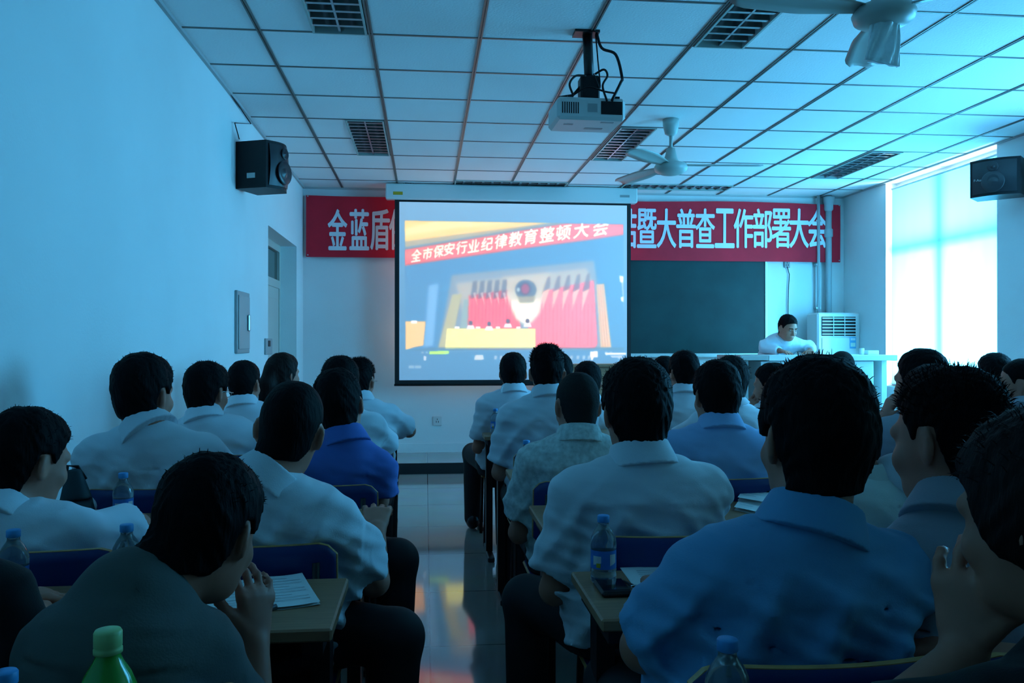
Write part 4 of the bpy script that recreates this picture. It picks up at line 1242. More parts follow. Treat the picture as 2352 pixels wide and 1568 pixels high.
STY = {
 'short': dict(nape=.003, side=.007, top=.014, strands=(500, .010, .5)),
 'crop': dict(nape=.0015, side=.003, top=.006, amp=.0010, strands=(0, 0, 0)),
 'full': dict(nape=.006, side=.011, top=.018, strands=(500, .012, .45)),
 'bulky': dict(nape=.008, side=.014, top=.022, strands=(700, .014, .45)),
 'spiky': dict(nape=.002, side=.006, top=.016, amp=.003, strands=(1500, .017, 1.3)),
 'long': dict(nape=.014, side=.013, top=.016, strands=(60, .012, .3), line=[(-.13, -.12), (-.02, -.11), (.0, -.03), (.02, .0), (.04, .05), (.07, .078), (.12, .09)],
              long=[((0, -.095, .03), (0.005, -.135, -.06), .045, .045), ((0.005, -.135, -.06), (0.0, -.14, -.20), .045, .036), ((0, -.14, -.20), (0, -.125, -.30), .036, .015)]),
 'bob': dict(nape=.016, side=.020, top=.020, strands=(700, .020, .3), line=[(-.13, -.115), (-.03, -.105), (-.012, -.045), (.012, -.035), (.028, -.01), (.042, .04), (.07, .07), (.12, .085)]),
}
NP = [0]
def person(label, head, Y, yaw=0, pitch=4, roll=0, style='short', shirt='white', hs=1.0, seat=None, face=0, neck=None, lsh=0.0, slouch=.03,
           arms=('desk', 'desk'), legs='sit', h=.0095, hh=.0065, sw=1.0, hair=None, k=0, glasses=False, folds=.004, zseat=.45, sleeve=.78, hip=None,
           shroll=0.0, headpt=None, group=None, skin=None, bulk=1.0, eyes=False, elbow=None, handpt=None, collar=True, feet=True, base=0.0, long=False, ncap=.068, knees=None, seatoff=0.0):
    """head: photo pixel of the crown; Y: distance of the head into the room"""
    rng_ = np.random.default_rng(100 + NP[0]); NP[0] += 1
    top = at(head[0], head[1], Y) if headpt is None else np.array(headpt, float)
    Rh = rotm(math.radians(yaw), math.radians(pitch), math.radians(roll)); sc = hs
    stl = STY[style]
    c = top - Rh @ V3(0, -.01, .122 + stl['top'] * .9) * sc
    fr = math.radians(face); fw = V3(math.sin(fr), math.cos(fr), 0); rt = V3(math.cos(fr), -math.sin(fr), 0); up = V3(0, 0, 1)
    N = c + (fw * -.045 + up * -.098) * sc if neck is None else c + rt * neck[0] + fw * neck[1] + up * (neck[2] + .032)
    # hips on the chair of row k
    if hip is None:
        hx = N[0] if seat is None else seat
        Pv = V3(hx, NE(k) - .45 + .215 + .03 * (bulk * sw > 1.1) + seatoff, zseat + .085)
    else: Pv = np.array(hip, float)
    root = thing('person', label, 'person', (Pv[0], Pv[1], base), group)
    off = np.array(root.location)
    th = unit(N - Pv)
    mid = (N + Pv) / 2 - fw * slouch
    def spine(t): return (1 - t) ** 2 * Pv + 2 * t * (1 - t) * mid + t * t * N
    r0 = unit(rt); srt = unit(rt * math.cos(math.radians(shroll)) - up * math.sin(math.radians(shroll)))
    def lerpr(t): return unit(r0 * (1 - t) + srt * t)
    sj = {}
    for s in (-1, 1): sj[s] = spine(.90) + srt * s * .148 * sw * sc + up * (-.045) * sc + fw * .012
    B = Solid(); H = Solid(); T = Solid(); CL = Solid()
    tors = [(0, .150, .104), (.2, .148, .098), (.42, .145, .094), (.62, .156, .100), (.80, .160, .098), (.90, .135, .078), (.965, .075, .062)]
    B.gen([(spine(t), lerpr(t), a * sw * bulk * .90, b * bulk * .90) for t, a, b in tors], .03, n=2.4)
    head_prims(B, c, Rh, sc)
    nb = c + Rh @ V3(0, -.022, -.055) * sc
    B.cap(nb, N + up * .0, .054 * sc, .060 * sc, .03)
    B.cap(N, (N + spine(.85)) / 2, .05, .06, .03)
    # shirt
    cl = .014
    H.cap(N - up * .028 * sc if ncap < .08 else N - up * .01, spine(.84), ncap * sc, .098 + .012 * (ncap > .08), .03)
    H.gen([(spine(t), lerpr(t), a * sw * bulk + cl + (.012 if t < .5 else 0), b * bulk + cl + (.012 if t < .5 else 0)) for t, a, b in tors], .03, n=2.4)
    for s in (-1, 1):
        H.cap(N - up * .035 * sc + srt * s * .03, sj[s] + up * .004, .048 * sc, .054 * sc, .05)
        B.cap(N - up * .045 * sc + srt * s * .03, sj[s], .034 * sc, .040 * sc, .04)
    # arms
    dz = {}
    for s, pose in ((-1, arms[0]), (1, arms[1])):
        S0 = sj[s]; o = rt * s
        side_dy = NE(k)
        if pose == 'desk':
            E = S0 + o * .045 + fw * .20 - up * .20; E[2] = max(E[2], .775); 
            d = S0 - E; E = S0 - unit(d) * .285
            if E[2] < .79 and (E - Pv) @ fw > .10: E[2] = .79
            Wp = E + unit(-o * .62 + fw * .62) * .235; Wp[2] = .785
            hf = unit(-o * .75 + fw * .5 - up * .02); hn = up * 1.0
        elif pose == 'desk_out':
            E = S0 + o * .11 + fw * .19 - up * .19; E = S0 + unit(E - S0) * .285
            if E[2] < .79: E[2] = .79
            Wp = E + unit(-o * .25 + fw * .9) * .235; Wp[2] = .785
            hf = unit(-o * .3 + fw); hn = up * 1.0
        elif pose == 'lap':
            E = S0 + o * .035 - fw * .02 - up * .28
            Wp = E + unit(-o * .35 + fw * .85 - up * .18) * .235
            hf = unit(-o * .45 + fw * .8 - up * .25); hn = up * 1.0
        elif pose == 'hang':
            E = S0 + o * .05 + fw * .05 - up * .27
            Wp = E + unit(-o * .30 + fw * .9 - up * .10) * .235
            hf = unit(-o * .4 + fw * .9 - up * .2); hn = up * 1.0
        elif pose == 'chin':
            tgt = c + Rh @ V3(s * .072, .052, -.075) * sc if handpt is None else np.array(handpt, float)
            E = S0 + o * .06 + fw * .25 - up * .16 if elbow is None else np.array(elbow, float)
            E = S0 + unit(E - S0) * .29
            Wp = tgt - unit(tgt - E) * .075
            Wp = E + unit(Wp - E) * min(.25, np.linalg.norm(Wp - E))
            hf = unit(tgt - Wp + Rh @ V3(-s * .15, .1, .5) * .1); hn = Rh @ V3(s * .8, .5, 0)
        else:       # explicit ((elbow),(wrist))
            E, Wp = np.array(pose[0], float), np.array(pose[1], float)
            hf = unit(Wp - E + (np.array(pose[2], float) if len(pose) > 2 else 0)); hn = up * 1.0 if len(pose) < 4 else np.array(pose[3], float)
        B.cap(S0, E, .044 * sc, .038 * sc, .02); B.cap(E, Wp, .040 * sc, .026 * sc, .012)
        hand_prims(B, Wp, hf, hn, s, .55 if pose != 'chin' else .75, sc)
        end = S0 + (E - S0) * sleeve
        pr = unit(np.cross(unit(E - S0), fw)); 
        mid_ = S0 + (E - S0) * sleeve * .5
        H.gen([(S0 - (E - S0) * .05, pr, .057 * sc, .058 * sc), (mid_, pr, .063 * sc, .062 * sc), (end, pr, .070 * sc, .064 * sc)], .03, n=2.0)
        if long:
            H.gen([(end, pr, .062 * sc, .060 * sc), (E, pr, .060 * sc, .058 * sc)], .03, n=2.0)
            H.gen([(E, unit(np.cross(unit(Wp - E), up)), .058 * sc, .055 * sc), (E + (Wp - E) * .9, unit(np.cross(unit(Wp - E), up)), .042 * sc, .040 * sc)], .03, n=2.0)
        elif sleeve < 1: H.cap(end + unit(E - S0) * .012, end + unit(E - S0) * .03, .058 * sc, .058 * sc, .006, 's')
    # legs
    kn = {}
    for s in (-1, 1):
        hj = Pv + rt * s * .085 * sw + up * (-.005) + fw * .03
        if knees is not None and knees.get(s) is not None:
            K = np.array(knees[s][0], float); A = np.array(knees[s][1], float)
        elif legs == 'sit':
            K = Pv + rt * s * .13 + fw * .43; K[2] = base + .53
            A = K + fw * -.02 + rt * s * .0; A[2] = base + .10
        else:
            K = Pv * 1.0 + rt * s * .095 + fw * .05; K[2] = base + .50
            A = V3(K[0], K[1], base + .10) - fw * .02
        kn[s] = (K, A)
        B.cap(hj, K, .078, .055, .03); B.cap(K, A, .052, .036, .02); B.cap(A, A + fw * .12 - up * .065, .034, .026, .02)
        T.cap(hj, K, .094 * bulk, .070, .03); T.cap(K, A - up * .02, .067, .058, .025)
    T.gen([(Pv - up * .07, rt, .155 * sw * bulk, .115 * bulk), (Pv + up * .01, rt, .155 * sw * bulk, .118 * bulk), (Pv + up * .05, rt, .145 * sw * bulk, .112 * bulk)], .05, n=2.4)
    # folds in the cloth
    ph = rng_.uniform(0, 6, 12); sgn = rng_.choice([-1, 1])
    def fold(F, X, Y_, Z):
        x, y, z = X - N[0], Y_ - N[1], Z - N[2]
        q = 0.0
        for i, (kx, ky, kz, wl) in enumerate(((.8, .3, 1.0, .085), (-.9, .2, .8, .10), (.3, .2, 1.0, .07), (1.0, 0, -.35, .13))):
            w = 2 * PI / wl / math.sqrt(kx * kx + kz * kz)
            u_ = .5 + .5 * np.cos(w * (kx * x + ky * y + kz * z) + ph[i] + 1.1 * np.sin(9 * (x - kz * z) + ph[i + 5]) + .5 * np.sin(15 * z + 11 * x + ph[i + 6]))
            q = q + u_ * u_ * u_ * (1.0, 1.0, .6, .9)[i]
        att = np.clip((-z - .02) / .16, .12, 1.0)
        return F - folds * 1.5 * q * att
    def yoke(F, X, Y_, Z):
        F = fold(F, X, Y_, Z)
        # yoke seam across the back
        zl = N[2] - .105 - .10 * np.abs(X - N[0]) - math.sin(math.radians(shroll)) * (X - N[0])
        e = np.clip((zl - Z) / .014 + .5, 0, 1); e = e * e * (3 - 2 * e)
        return F + .003 * e * ((Y_ - N[1]) * fw[1] < .02)
    body = part('body', B.mesh('body', h), skin or M_SKIN, root, off)
    sh = part('shirt', H.mesh('shirt', h, yoke), M_SH[shirt], root, off)
    if collar:
        ax = unit(nb - N); cr = unit(srt - ax * (srt @ ax)); tilt = unit(ax * .93 + fw * -.02)
        b0 = N + up * -.018; 
        CL.gen([(b0 - ax * .012, cr, .094 * sc, .092 * sc), (b0 + ax * .022, cr, .084 * sc, .082 * sc), (b0 + ax * .052 * sc, cr, .0725 * sc, .072 * sc)], .004, n=2.0)
        fx_ = b0 + ax * .050 * sc
        CL.gen([(b0 + ax * .03, cr, .061 * sc, .0605 * sc), (b0 + ax * .09, cr, .061 * sc, .0605 * sc)], .002, 's', n=2.0)
        # lower towards the front and open at the throat
        CL.ell(fx_ + fw * .085 + ax * .02, V3(.05, .05, .05), None, .01, 's')
        part('collar', CL.mesh('collar', .004), M_SH[shirt], sh, off)
    part('trousers', T.mesh('trousers', h), M_TROU, root, off)
    if feet:
        for s in (-1, 1):
            A = kn[s][1]; S_ = Solid(); zt = base + .0
            S_.ell(V3(A[0], A[1], 0) + fw * .07 + up * (A[2] - .065 + .02), V3(.047, .14, .045), rotm(fr, 0, 0), .02)
            S_.ell(V3(A[0], A[1], 0) - fw * .01 + up * (A[2] - .05 + .02), V3(.042, .06, .06), rotm(fr, 0, 0), .03)
            zc = A[2] - .10 + .002
            S_.add(lambda X, Y_, Z, zc=zc: Z - zc + 0 * X + 0 * Y_, V3(A[0] - .3, A[1] - .3, zc - .2), V3(A[0] + .3, A[1] + .3, zc + .05), .004, 's')
            part('shoe', S_.mesh('shoe', .009), M_SHOE, root, off)
    hv = hair_mesh(c, Rh, sc, N, stl, hh)
    ns, ln, lf = stl['strands']
    hv = strands(hv, c, Rh, sc, int(ns), ln, lf)
    part('hair', hv, hair or M_HAIR, root, off)
    if eyes:
        for s in (-1, 1):
            p = c + Rh @ V3(s * .030, .0745, .003) * sc
            m = MB(); m.lathe([(0.0001, -.011), (.008, -.0075), (.011, 0), (.008, .0075), (0.0001, .011)], p, 12).build('eye', M_EYEW, root)
            p2 = c + Rh @ V3(s * .030, .0845, .001) * sc
            m = MB(); m.lathe([(0.0001, -.004), (.0045, 0), (0.0001, .004)], p2, 10).build('iris', M_EYEB, root)
            S_ = Solid(); S_.cap(c + Rh @ V3(s * .014, .094, .026) * sc, c + Rh @ V3(s * .048, .080, .028) * sc, .005, .003, .002)
            part('eyebrow', S_.mesh('eyebrow', .003), M_HAIR, root, off)
    if glasses:
        def P(x, y, z): return c + Rh @ (V3(x, y, z) * sc)
        m = MB()
        for s in (-1, 1):
            m.tube([P(s * .030 + .021 * math.cos(a), .100, .003 + .015 * math.sin(a)) for a in np.linspace(0, 2 * PI, 19)], .0014, 6, cap=False)
            m.tube([P(s * .051, .100, .008), P(s * .076, .08, .010), P(s * .083, .0, .012), P(s * .081, -.02, .0)], .0018, 6)
        m.tube([P(-.009, .101, .006), P(.009, .101, .006)], .0014, 6)
        m.build('glasses', M_ALU, root)
    return dict(root=root, c=c, N=N, P=Pv, sj=sj, R=Rh)
# ================================================================== the audience
GL = 'people in the left bank of desks'; GR = 'people in the right bank of desks'
SEATS = []      # (x, row, words for the sitter)
def sit(x, k, who): SEATS.append((x, k, who))

# ---- left bank
person('person in a grey shirt hunched forward, chin on hand, in the left foreground', (514, 1043), 1.45, yaw=16, pitch=20, roll=4, style='full', shirt='grey', hs=.93,
       hip=(-.47, 1.40, .535), neck=(-.085, -.10, -.100), slouch=.10, shroll=4, sw=.68, ncap=.086, arms=('lap', ((-.285, 1.45, .62), (-.296, 1.515, .775), (.0, .05, .35), (.7, -.6, .1))),
       h=.0065, hh=.005, folds=.004, bulk=1.04, k=0, knees={1: ((-.36, 1.70, .52), (-.36, 1.68, .10))}, group=GL)
sit(-.44, 0, 'the hunched person in the grey shirt')
person('person in black at the left edge of the photo, only the shoulder and arm showing', (-205, 890), 1.42, style='short', shirt='black', k=0, seat=-.95, arms=('desk', ((-.62, 1.38, .78), (-.74, 1.66, .785))), h=.010, sleeve=1.0, group=GL)
sit(-.93, 0, 'the person in black at the left edge')
person('person in white at the left edge, turned right, behind a blue chair back', (85, 935), 2.24, yaw=32, pitch=12, roll=3, style='full', shirt='white', k=1, seat=-.93, neck=(-.04, -.075, -.135), arms=('lap', 'desk'), h=.0075, hh=.0055, folds=.010, sw=1.08, group=GL)
sit(-.92, 1, 'the person in white at the left edge')
person('person in short-sleeved white with cropped hair and both ears showing, left of the aisle', (688, 876), 2.20, yaw=3, pitch=10, roll=9, style='crop', shirt='white', k=1, seat=-.40, seatoff=.03, neck=(-.055, -.05, -.135), shroll=13,
       arms=('desk', ((-.135, 2.27, .67), (-.14, 2.46, .765))), h=.0065, hh=.005, folds=.008, sw=1.10, knees={1: ((-.075, 2.17, .555), (-.10, 2.15, .10)), -1: ((-.36, 2.66, .53), (-.36, 2.64, .10))}, group=GL)
sit(-.42, 1, 'the person in white leaning to the aisle')
person('upright person in a white shirt by the left wall, tallest head on that side', (333, 809), 2.98, yaw=20, pitch=3, roll=2, style='full', shirt='white', k=2, seat=-.93, hs=1.06, neck=(.03, -.05, -.135), arms=('lap', 'desk'), h=.008, folds=.005, sw=1.12, group=GL)
sit(-.92, 2, 'the upright person in white by the left wall')
person('person in a royal blue shirt on the aisle, head leaning left behind the cropped-haired neighbour', (768, 846), 3.08, yaw=8, pitch=6, roll=-9, style='full', shirt='blue', k=2, seat=-.38, hs=1.0, neck=(.02, -.05, -.14), shroll=5, sw=.86, arms=('desk', ((-.17, 3.06, .74), (-.20, 3.27, .70))), h=.008, hh=.0055, folds=.004,
       knees={1: ((-.095, 2.86, .575), (-.11, 2.84, .10))}, group=GL)
sit(-.37, 2, 'the person in the royal blue shirt')
person('person with glasses and bulky hair in a white shirt along the left wall', (480, 829), 3.86, yaw=24, pitch=6, roll=2, style='bulky', shirt='white', k=3, seat=-.86, arms=('desk', 'desk'), glasses=True, h=.0095, group=GL)
sit(-.86, 3, 'the person with glasses')
person('person in a white shirt whose head is mostly hidden behind the blue-shirted person', (783, 817), 4.00, yaw=4, pitch=8, style='bulky', shirt='white', k=3, seat=-.36, group=GL)
sit(-.38, 3, 'the half hidden person behind the blue shirt')
person('person in a white shirt with short neat hair, in front of the grey electrical panel', (562, 827), 4.72, yaw=14, pitch=4, style='short', shirt='white', k=4, seat=-.88, group=GL)
sit(-.88, 4, 'the neat-haired person below the electrical panel')
person('person in a white shirt leaning an arm on the front left desk, beside the aisle', (828, 821), 4.86, yaw=14, pitch=6, style='spiky', shirt='white', k=4, seat=-.36, arms=('desk', 'desk_out'), glasses=True, sw=1.1, group=GL)
sit(-.38, 4, 'the person leaning an arm on the front left desk')
person('woman with long dark hair seen from behind, face turned right, near the door recess', (650, 809), 5.20, yaw=38, pitch=2, style='long', shirt='white', k=5, seat=-.86, hair=M_HAIRB, hs=1.0, sw=.88, seatoff=-.25, group=GL)
sit(-.86, 5, 'the long-haired woman')

# ---- right bank, seats along the aisle
person('large person in a sky blue shirt seen from behind in the right foreground', (1878, 816), 1.43, yaw=-3, pitch=2, roll=2, style='bulky', shirt='sky', hs=1.08, k=0, seat=.56, neck=(-.03, -.05, -.165), arms=(((.385, 1.46, .765), (.47, 1.68, .785)), 'desk'), sw=1.06, bulk=1.06,
       h=.0065, hh=.005, folds=.009, shroll=-1, group=GR)
sit(.60, 0, 'the large person in the sky blue shirt')
person('broad person in white with thick black hair just right of the aisle', (1460, 821), 2.25, yaw=-3, pitch=4, style='bulky', shirt='white', hs=1.06, k=1, seat=.58, neck=(.005, -.045, -.145), arms=('hang', 'desk'), sw=1.11, bulk=1.08, h=.0065, hh=.005, folds=.0055,
       knees={-1: ((.30, 2.50, .54), (.30, 2.48, .10))}, group=GR)
sit(.62, 1, 'the broad person in white at the centre')
person('person with cropped greying hair and pale patterned shirt ahead of the broad person', (1325, 855), 3.06, yaw=-8, pitch=10, roll=2, style='crop', shirt='pattern', hair=M_HAIRG, k=2, seat=.56, arms=('hang', 'desk'), h=.008, hh=.0055, sw=1.08, folds=.004, group=GR)
sit(.58, 2, 'the greying person in the patterned shirt')
person('tall person in a white shirt with spiky hair rising over the screen edge', (1256, 790), 3.94, yaw=4, pitch=3, style='spiky', shirt='white', k=3, seat=.58, hs=1.0, arms=('hang', 'desk'), sw=1.15, h=.009, group=GR)
sit(.60, 3, 'the tall spiky-haired person')
person('person mostly hidden behind the tall spiky-haired person, only hair and an ear showing', (1284, 810), 4.80, yaw=10, pitch=4, style='short', shirt='white', k=4, seat=.62, group=GR)
sit(.62, 4, 'the person hidden behind the spiky-haired one')
person('person in a white shirt in the front row of the right bank, beside the aisle', (1178, 809), 5.30, yaw=3, pitch=5, style='full', shirt='white', k=5, seat=.52, arms=('hang', 'desk'), sw=1.1, seatoff=-.2, knees={-1: ((.33, 5.95, .53), (.33, 5.93, .10))}, group=GR)
sit(.56, 5, 'the front row person beside the aisle')
# second seats
person('person in pale grey-white with short bristly hair, right of the sky blue shirt', (2172, 842), 1.52, yaw=-24, pitch=8, roll=3, style='spiky', shirt='greywhite', hs=1.06, k=0, seat=1.00, neck=(-.02, -.06, -.15), shroll=-9, arms=('desk', 'desk'), sw=1.02, bulk=1.02, h=.0065, hh=.0048, folds=.003, group=GR)
sit(1.04, 0, 'the bristly-haired person in grey-white')
person('person in a cream white shirt leaning low, head hidden behind the large sky blue shirt', (1935, 905), 2.40, yaw=4, pitch=22, style='full', shirt='offwhite', k=1, seat=1.16, arms=('lap', 'lap'), h=.009, sw=.95, group=GR)
sit(1.08, 1, 'the person in cream white leaning low')
person('person in a light blue shirt, right of the broad person in white', (1645, 826), 3.04, yaw=-4, pitch=4, style='full', shirt='light_blue', k=2, seat=1.06, arms=('desk', 'desk'), h=.008, hh=.0055, sw=1.12, group=GR)
sit(1.05, 2, 'the person in the light blue shirt')
person('small dark head behind the greying person, below the screen corner', (1348, 829), 5.45, yaw=0, pitch=6, style='full', shirt='white', hs=1.06, k=5, seat=1.1, group=GR)
sit(1.08, 5, 'the small dark head below the screen corner')
person('long-fringed person bent to one side behind the light blue shirt', (1688, 820), 4.05, yaw=18, pitch=16, roll=14, style='bob', shirt='white', k=3, seat=1.50, group=GR)
sit(1.50, 3, 'the person bent to one side')
person('person in a white shirt with dark wavy hair in front of the chalkboard corner', (1570, 804), 4.74, yaw=-12, pitch=3, style='full', shirt='white', k=4, seat=1.50, group=GR)
sit(1.52, 4, 'the wavy-haired person before the chalkboard')
person('small head peeping behind the thick-haired person in white, below the chalkboard', (1524, 817), 5.50, yaw=0, pitch=6, style='short', shirt='white', k=5, seat=1.60, group=GR)
sit(1.60, 5, 'the small head below the chalkboard')
person('person in a crumpled white shirt holding a hand to the face, before the podium', (1766, 833), 4.62, yaw=-48, pitch=10, style='short', shirt='white', k=4, seat=1.98, arms=('chin', 'desk'), h=.008, group=GR)
sit(1.98, 4, 'the person with a hand to the face')
person('blurred round head directly in front of the podium cabinet', (1932, 806), 5.40, yaw=0, pitch=4, style='crop', shirt='white', hair=M_HAIRG, k=5, seat=2.75, group=GR)
sit(2.76, 5, 'the round head before the podium')
person('person in a white shirt with a hand raised to the mouth, against the bright blind', (2114, 800), 3.10, yaw=-22, pitch=4, style='short', shirt='greywhite', k=2, seat=1.92, arms=('chin', 'desk'), h=.008, group=GR)
sit(1.94, 2, 'the person with a hand at the mouth')
person('low dark head between the raised hand and the bristly-haired person', (2136, 836), 2.36, yaw=-14, pitch=8, style='short', shirt='white', k=1, seat=1.52, group=GR)
sit(1.52, 1, 'the low dark head')
person('person in a white shirt before the right end of the bright blind', (2282, 810), 4.72, yaw=-10, pitch=4, style='full', shirt='white', k=4, seat=3.34, group=GR)
sit(3.34, 4, 'the person before the right end of the blind')
person('person at the right edge in profile facing left, ear and cheek showing', (2345, 823), 3.74, yaw=-48, pitch=4, style='crop', shirt='greywhite', k=3, seat=2.76, hair=M_HAIR, group=GR)
sit(2.76, 3, 'the person in profile at the right edge')
# photographer's own row
person('woman in black with bobbed brown hair, chin on hand, at the right edge', (2378, 935), 1.02, yaw=-22, pitch=10, roll=2, style='bob', shirt='black', hair=M_HAIRB, hs=1.05, k=-1, seat=.78, neck=(.03, -.06, -.16), sw=.95,
       arms=(((.56, 1.03, .785), (.716, 1.062, .885), (-.04, .10, .9), (-.6, -.5, .1)), 'desk'), h=.006, hh=.005, collar=False, group='people in the nearest row')
sit(.80, -1, 'the woman in black')

# ---- the speaker at the podium
p = at(1817, 722, 7.95)
person('speaker in a white shirt at the podium, head bowed over papers', (1815, 723), 7.84, yaw=166, pitch=20, roll=0, style='short', shirt='white', face=180, hip=(p[0] - .02, 8.36, PH + .92), neck=(0.0, -.085, -.115), slouch=.06, legs='stand', base=PH,
       arms=(((p[0] + .23, 8.03, 1.262), (p[0] + .14, 7.84, 1.232)), ((p[0] - .25, 8.03, 1.262), (p[0] - .16, 7.84, 1.232))), eyes=True, h=.008, hh=.005, sw=1.0, sleeve=.9, long=True, group=None)

# ---- chairs
for i, (x, k, who) in enumerate(SEATS):
    if i == 0:
        ch0 = make_chair(0, 0, '', 'blue-backed school chairs')
        c = ch0
    else:
        c = copy_tree(ch0, (0, 0, 0), '')
    c.location = (x, NE(k) - .475 + .22, 0)
    c['label'] = 'blue school chair under ' + who
# the chair was built about (0, yb = 0): its parts already sit relative to the empty at (0, .22)

# ---- desks, one per two seats
rown = {-1: "photographer's own row", 0: 'nearest full row', 1: 'second row', 2: 'third row', 3: 'fourth row', 4: 'fifth row', 5: 'front row'}
for k in range(-1, 6):
    make_desk(XL + .02, -.18, NE(k), 'tan school desk of the left bank, ' + rown[k] + ' by the wall', 'tan school desks')
    make_desk(.35, 1.28, NE(k), 'tan school desk of the right bank, ' + rown[k] + ', beside the aisle', 'tan school desks')
    if k >= 0: make_desk(1.29, 2.22, NE(k), 'tan school desk of the right bank, ' + rown[k] + ', second from the aisle', 'tan school desks')
    if k >= 3: make_desk(2.46, 3.62, NE(k), 'tan school desk nearest the windows, ' + rown[k], 'tan school desks')

# ================================================================== things on the desks
M_PET = mat('clear_bottle_plastic', (0.62, 0.80, 0.90), 0.12, spec=0.6, trans=0.85)
M_CAPB = mat('blue_cap', (0.05, 0.33, 0.70), 0.45)
M_LABB = mat('blue_bottle_label', (0.03, 0.20, 0.62), 0.4)
M_LABW = mat('white_label_patch', (0.65, 0.68, 0.70), 0.5)
M_LABY = mat('yellow_label_patch', (0.55, 0.45, 0.03), 0.5)
M_WATER = mat('water', (0.55, 0.72, 0.85), 0.05, trans=1.0)
def bottle(x, y, lab, grp):
    z = DZ; t = thing('water_bottle', lab, 'bottle', (x, y, z), grp)
    r = .030
    prof = [(0, .002), (r * .8, 0), (r, .006), (r, .020), (r * .94, .026), (r, .032), (r * .97, .036), (r * .97, .078), (r, .082), (r, .094), (r * .93, .106), (r * .70, .120), (r * .46, .130), (.0125, .134), (.0125, .142)]
    MB().lathe(prof, (x, y, z), 28).build('bottle_body', M_PET, t)
    MB().lathe([(.0002, .155), (.0128, .155), (.0142, .153), (.0142, .140), (.0135, .139), (0.0002, .139)], (x, y, z), 24).build('cap', M_CAPB, t)
    m = MB().lathe([(r * .985, .036), (r * .985, .078)], (x, y, z), 28)
    for a0, a1, z0_, z1_, mi in ((3.9, 4.6, .045, .066, 1), (4.2, 4.55, .040, .050, 2), (5.3, 5.9, .044, .070, 1), (.6, 1.3, .045, .066, 1), (1.9, 2.5, .046, .060, 1)):
        n_ = 6; vs = []
        for q in range(n_ + 1):
            a = a0 + (a1 - a0) * q / n_
            for zz in (z0_ + (.006 * q / n_ if mi == 1 else 0), z1_): vs.append((x + (r * .995) * math.cos(a), y + (r * .995) * math.sin(a), z + zz))
        m.add(vs, [(2 * q, 2 * q + 2, 2 * q + 3, 2 * q + 1) for q in range(n_)], mi, True)
    m.build('label', [M_LABB, M_LABW, M_LABY], t)
    return t
BOT = [((1386, 1195), 1.92, "water bottle with blue cap on the aisle desk corner beside the black phone"), ((1671, 1462), 1.10, 'nearest water bottle, in front of the sky blue shirt at the bottom edge'),
       ((283, 1098), 2.70, 'water bottle on the second left desk before the upright person in white'), ((291, 1213), 1.93, 'water bottle with blue cap just left of the hunched person in grey'),
       ((31, 1217), 1.90, 'water bottle at the left edge, partly behind the black sleeve'), ((872, 973), 4.27, 'water bottle near the aisle end of a far left desk, before a blue chair'),
       ((829, 1015), 3.45, 'water bottle half hidden behind the royal blue shoulder'), ((1138, 940), 5.14, 'water bottle on the aisle end of a far right desk, before the front row person'),
       ((1209, 1014), 3.44, 'water bottle left of the greying person in the patterned shirt'), ((12, 1546), 1.08, 'water bottle at the lower left corner, only the blue cap showing')]
bt0 = None
for (px, py), Y, lab in BOT:
    p = at(px, py + 5, Y)
    if bt0 is None: bt0 = bottle(0, 0, lab, 'small water bottles on the desks')
    b_ = bt0 if lab == BOT[0][2] else copy_tree(bt0, (0, 0, 0), lab)
    b_.location = (p[0], Y, DZ)
    b_.rotation_euler[2] = rng.uniform(-.5, .5)
# green tea bottle
p = at(248, 1445, 1.0)
t = thing('tea_bottle', 'green plastic tea bottle with pale green cap at the lower left', 'bottle', (p[0], 1.0, DZ))
hh_ = p[2] - DZ; r = .034
MB().lathe([(0, .002), (r * .85, 0), (r, .008), (r, hh_ * .58), (r * 1.0, hh_ * .62), (r * .93, hh_ * .70), (r * .72, hh_ * .78), (r * .48, hh_ * .84), (.0135, hh_ * .87), (.0135, hh_ * .90)], (p[0], 1.0, DZ), 32).build('bottle_body', mat('green_bottle_plastic', (0.05, 0.50, 0.05), 0.15, spec=0.6, trans=0.35), t)
MB().lathe([(.0002, hh_), (.0135, hh_), (.0152, hh_ - .003), (.0152, hh_ - .018), (.0142, hh_ - .019), (.0155, hh_ - .021), (.0155, hh_ - .026), (.0002, hh_ - .026)], (p[0], 1.0, DZ), 32).build('cap', mat('pale_green_cap', (0.38, 0.62, 0.25), 0.45), t)
m = MB().lathe([(r + .0006, hh_ * .18), (r + .0006, hh_ * .60)], (p[0], 1.0, DZ), 32)
for a0, a1, z0_, z1_, mi in ((4.2, 5.0, .07, .10, 1), (5.3, 5.7, .05, .11, 2)):
    vs = []
    for q in range(7):
        a = a0 + (a1 - a0) * q / 6
        for zz in (z0_, z1_): vs.append((p[0] + (r + .0012) * math.cos(a), 1.0 + (r + .0012) * math.sin(a), DZ + zz))
    m.add(vs, [(2 * q, 2 * q + 2, 2 * q + 3, 2 * q + 1) for q in range(6)], mi, True)
m.build('label', [mat('green_label', (0.04, 0.42, 0.06), 0.35), M_LABW, M_LABB], t)

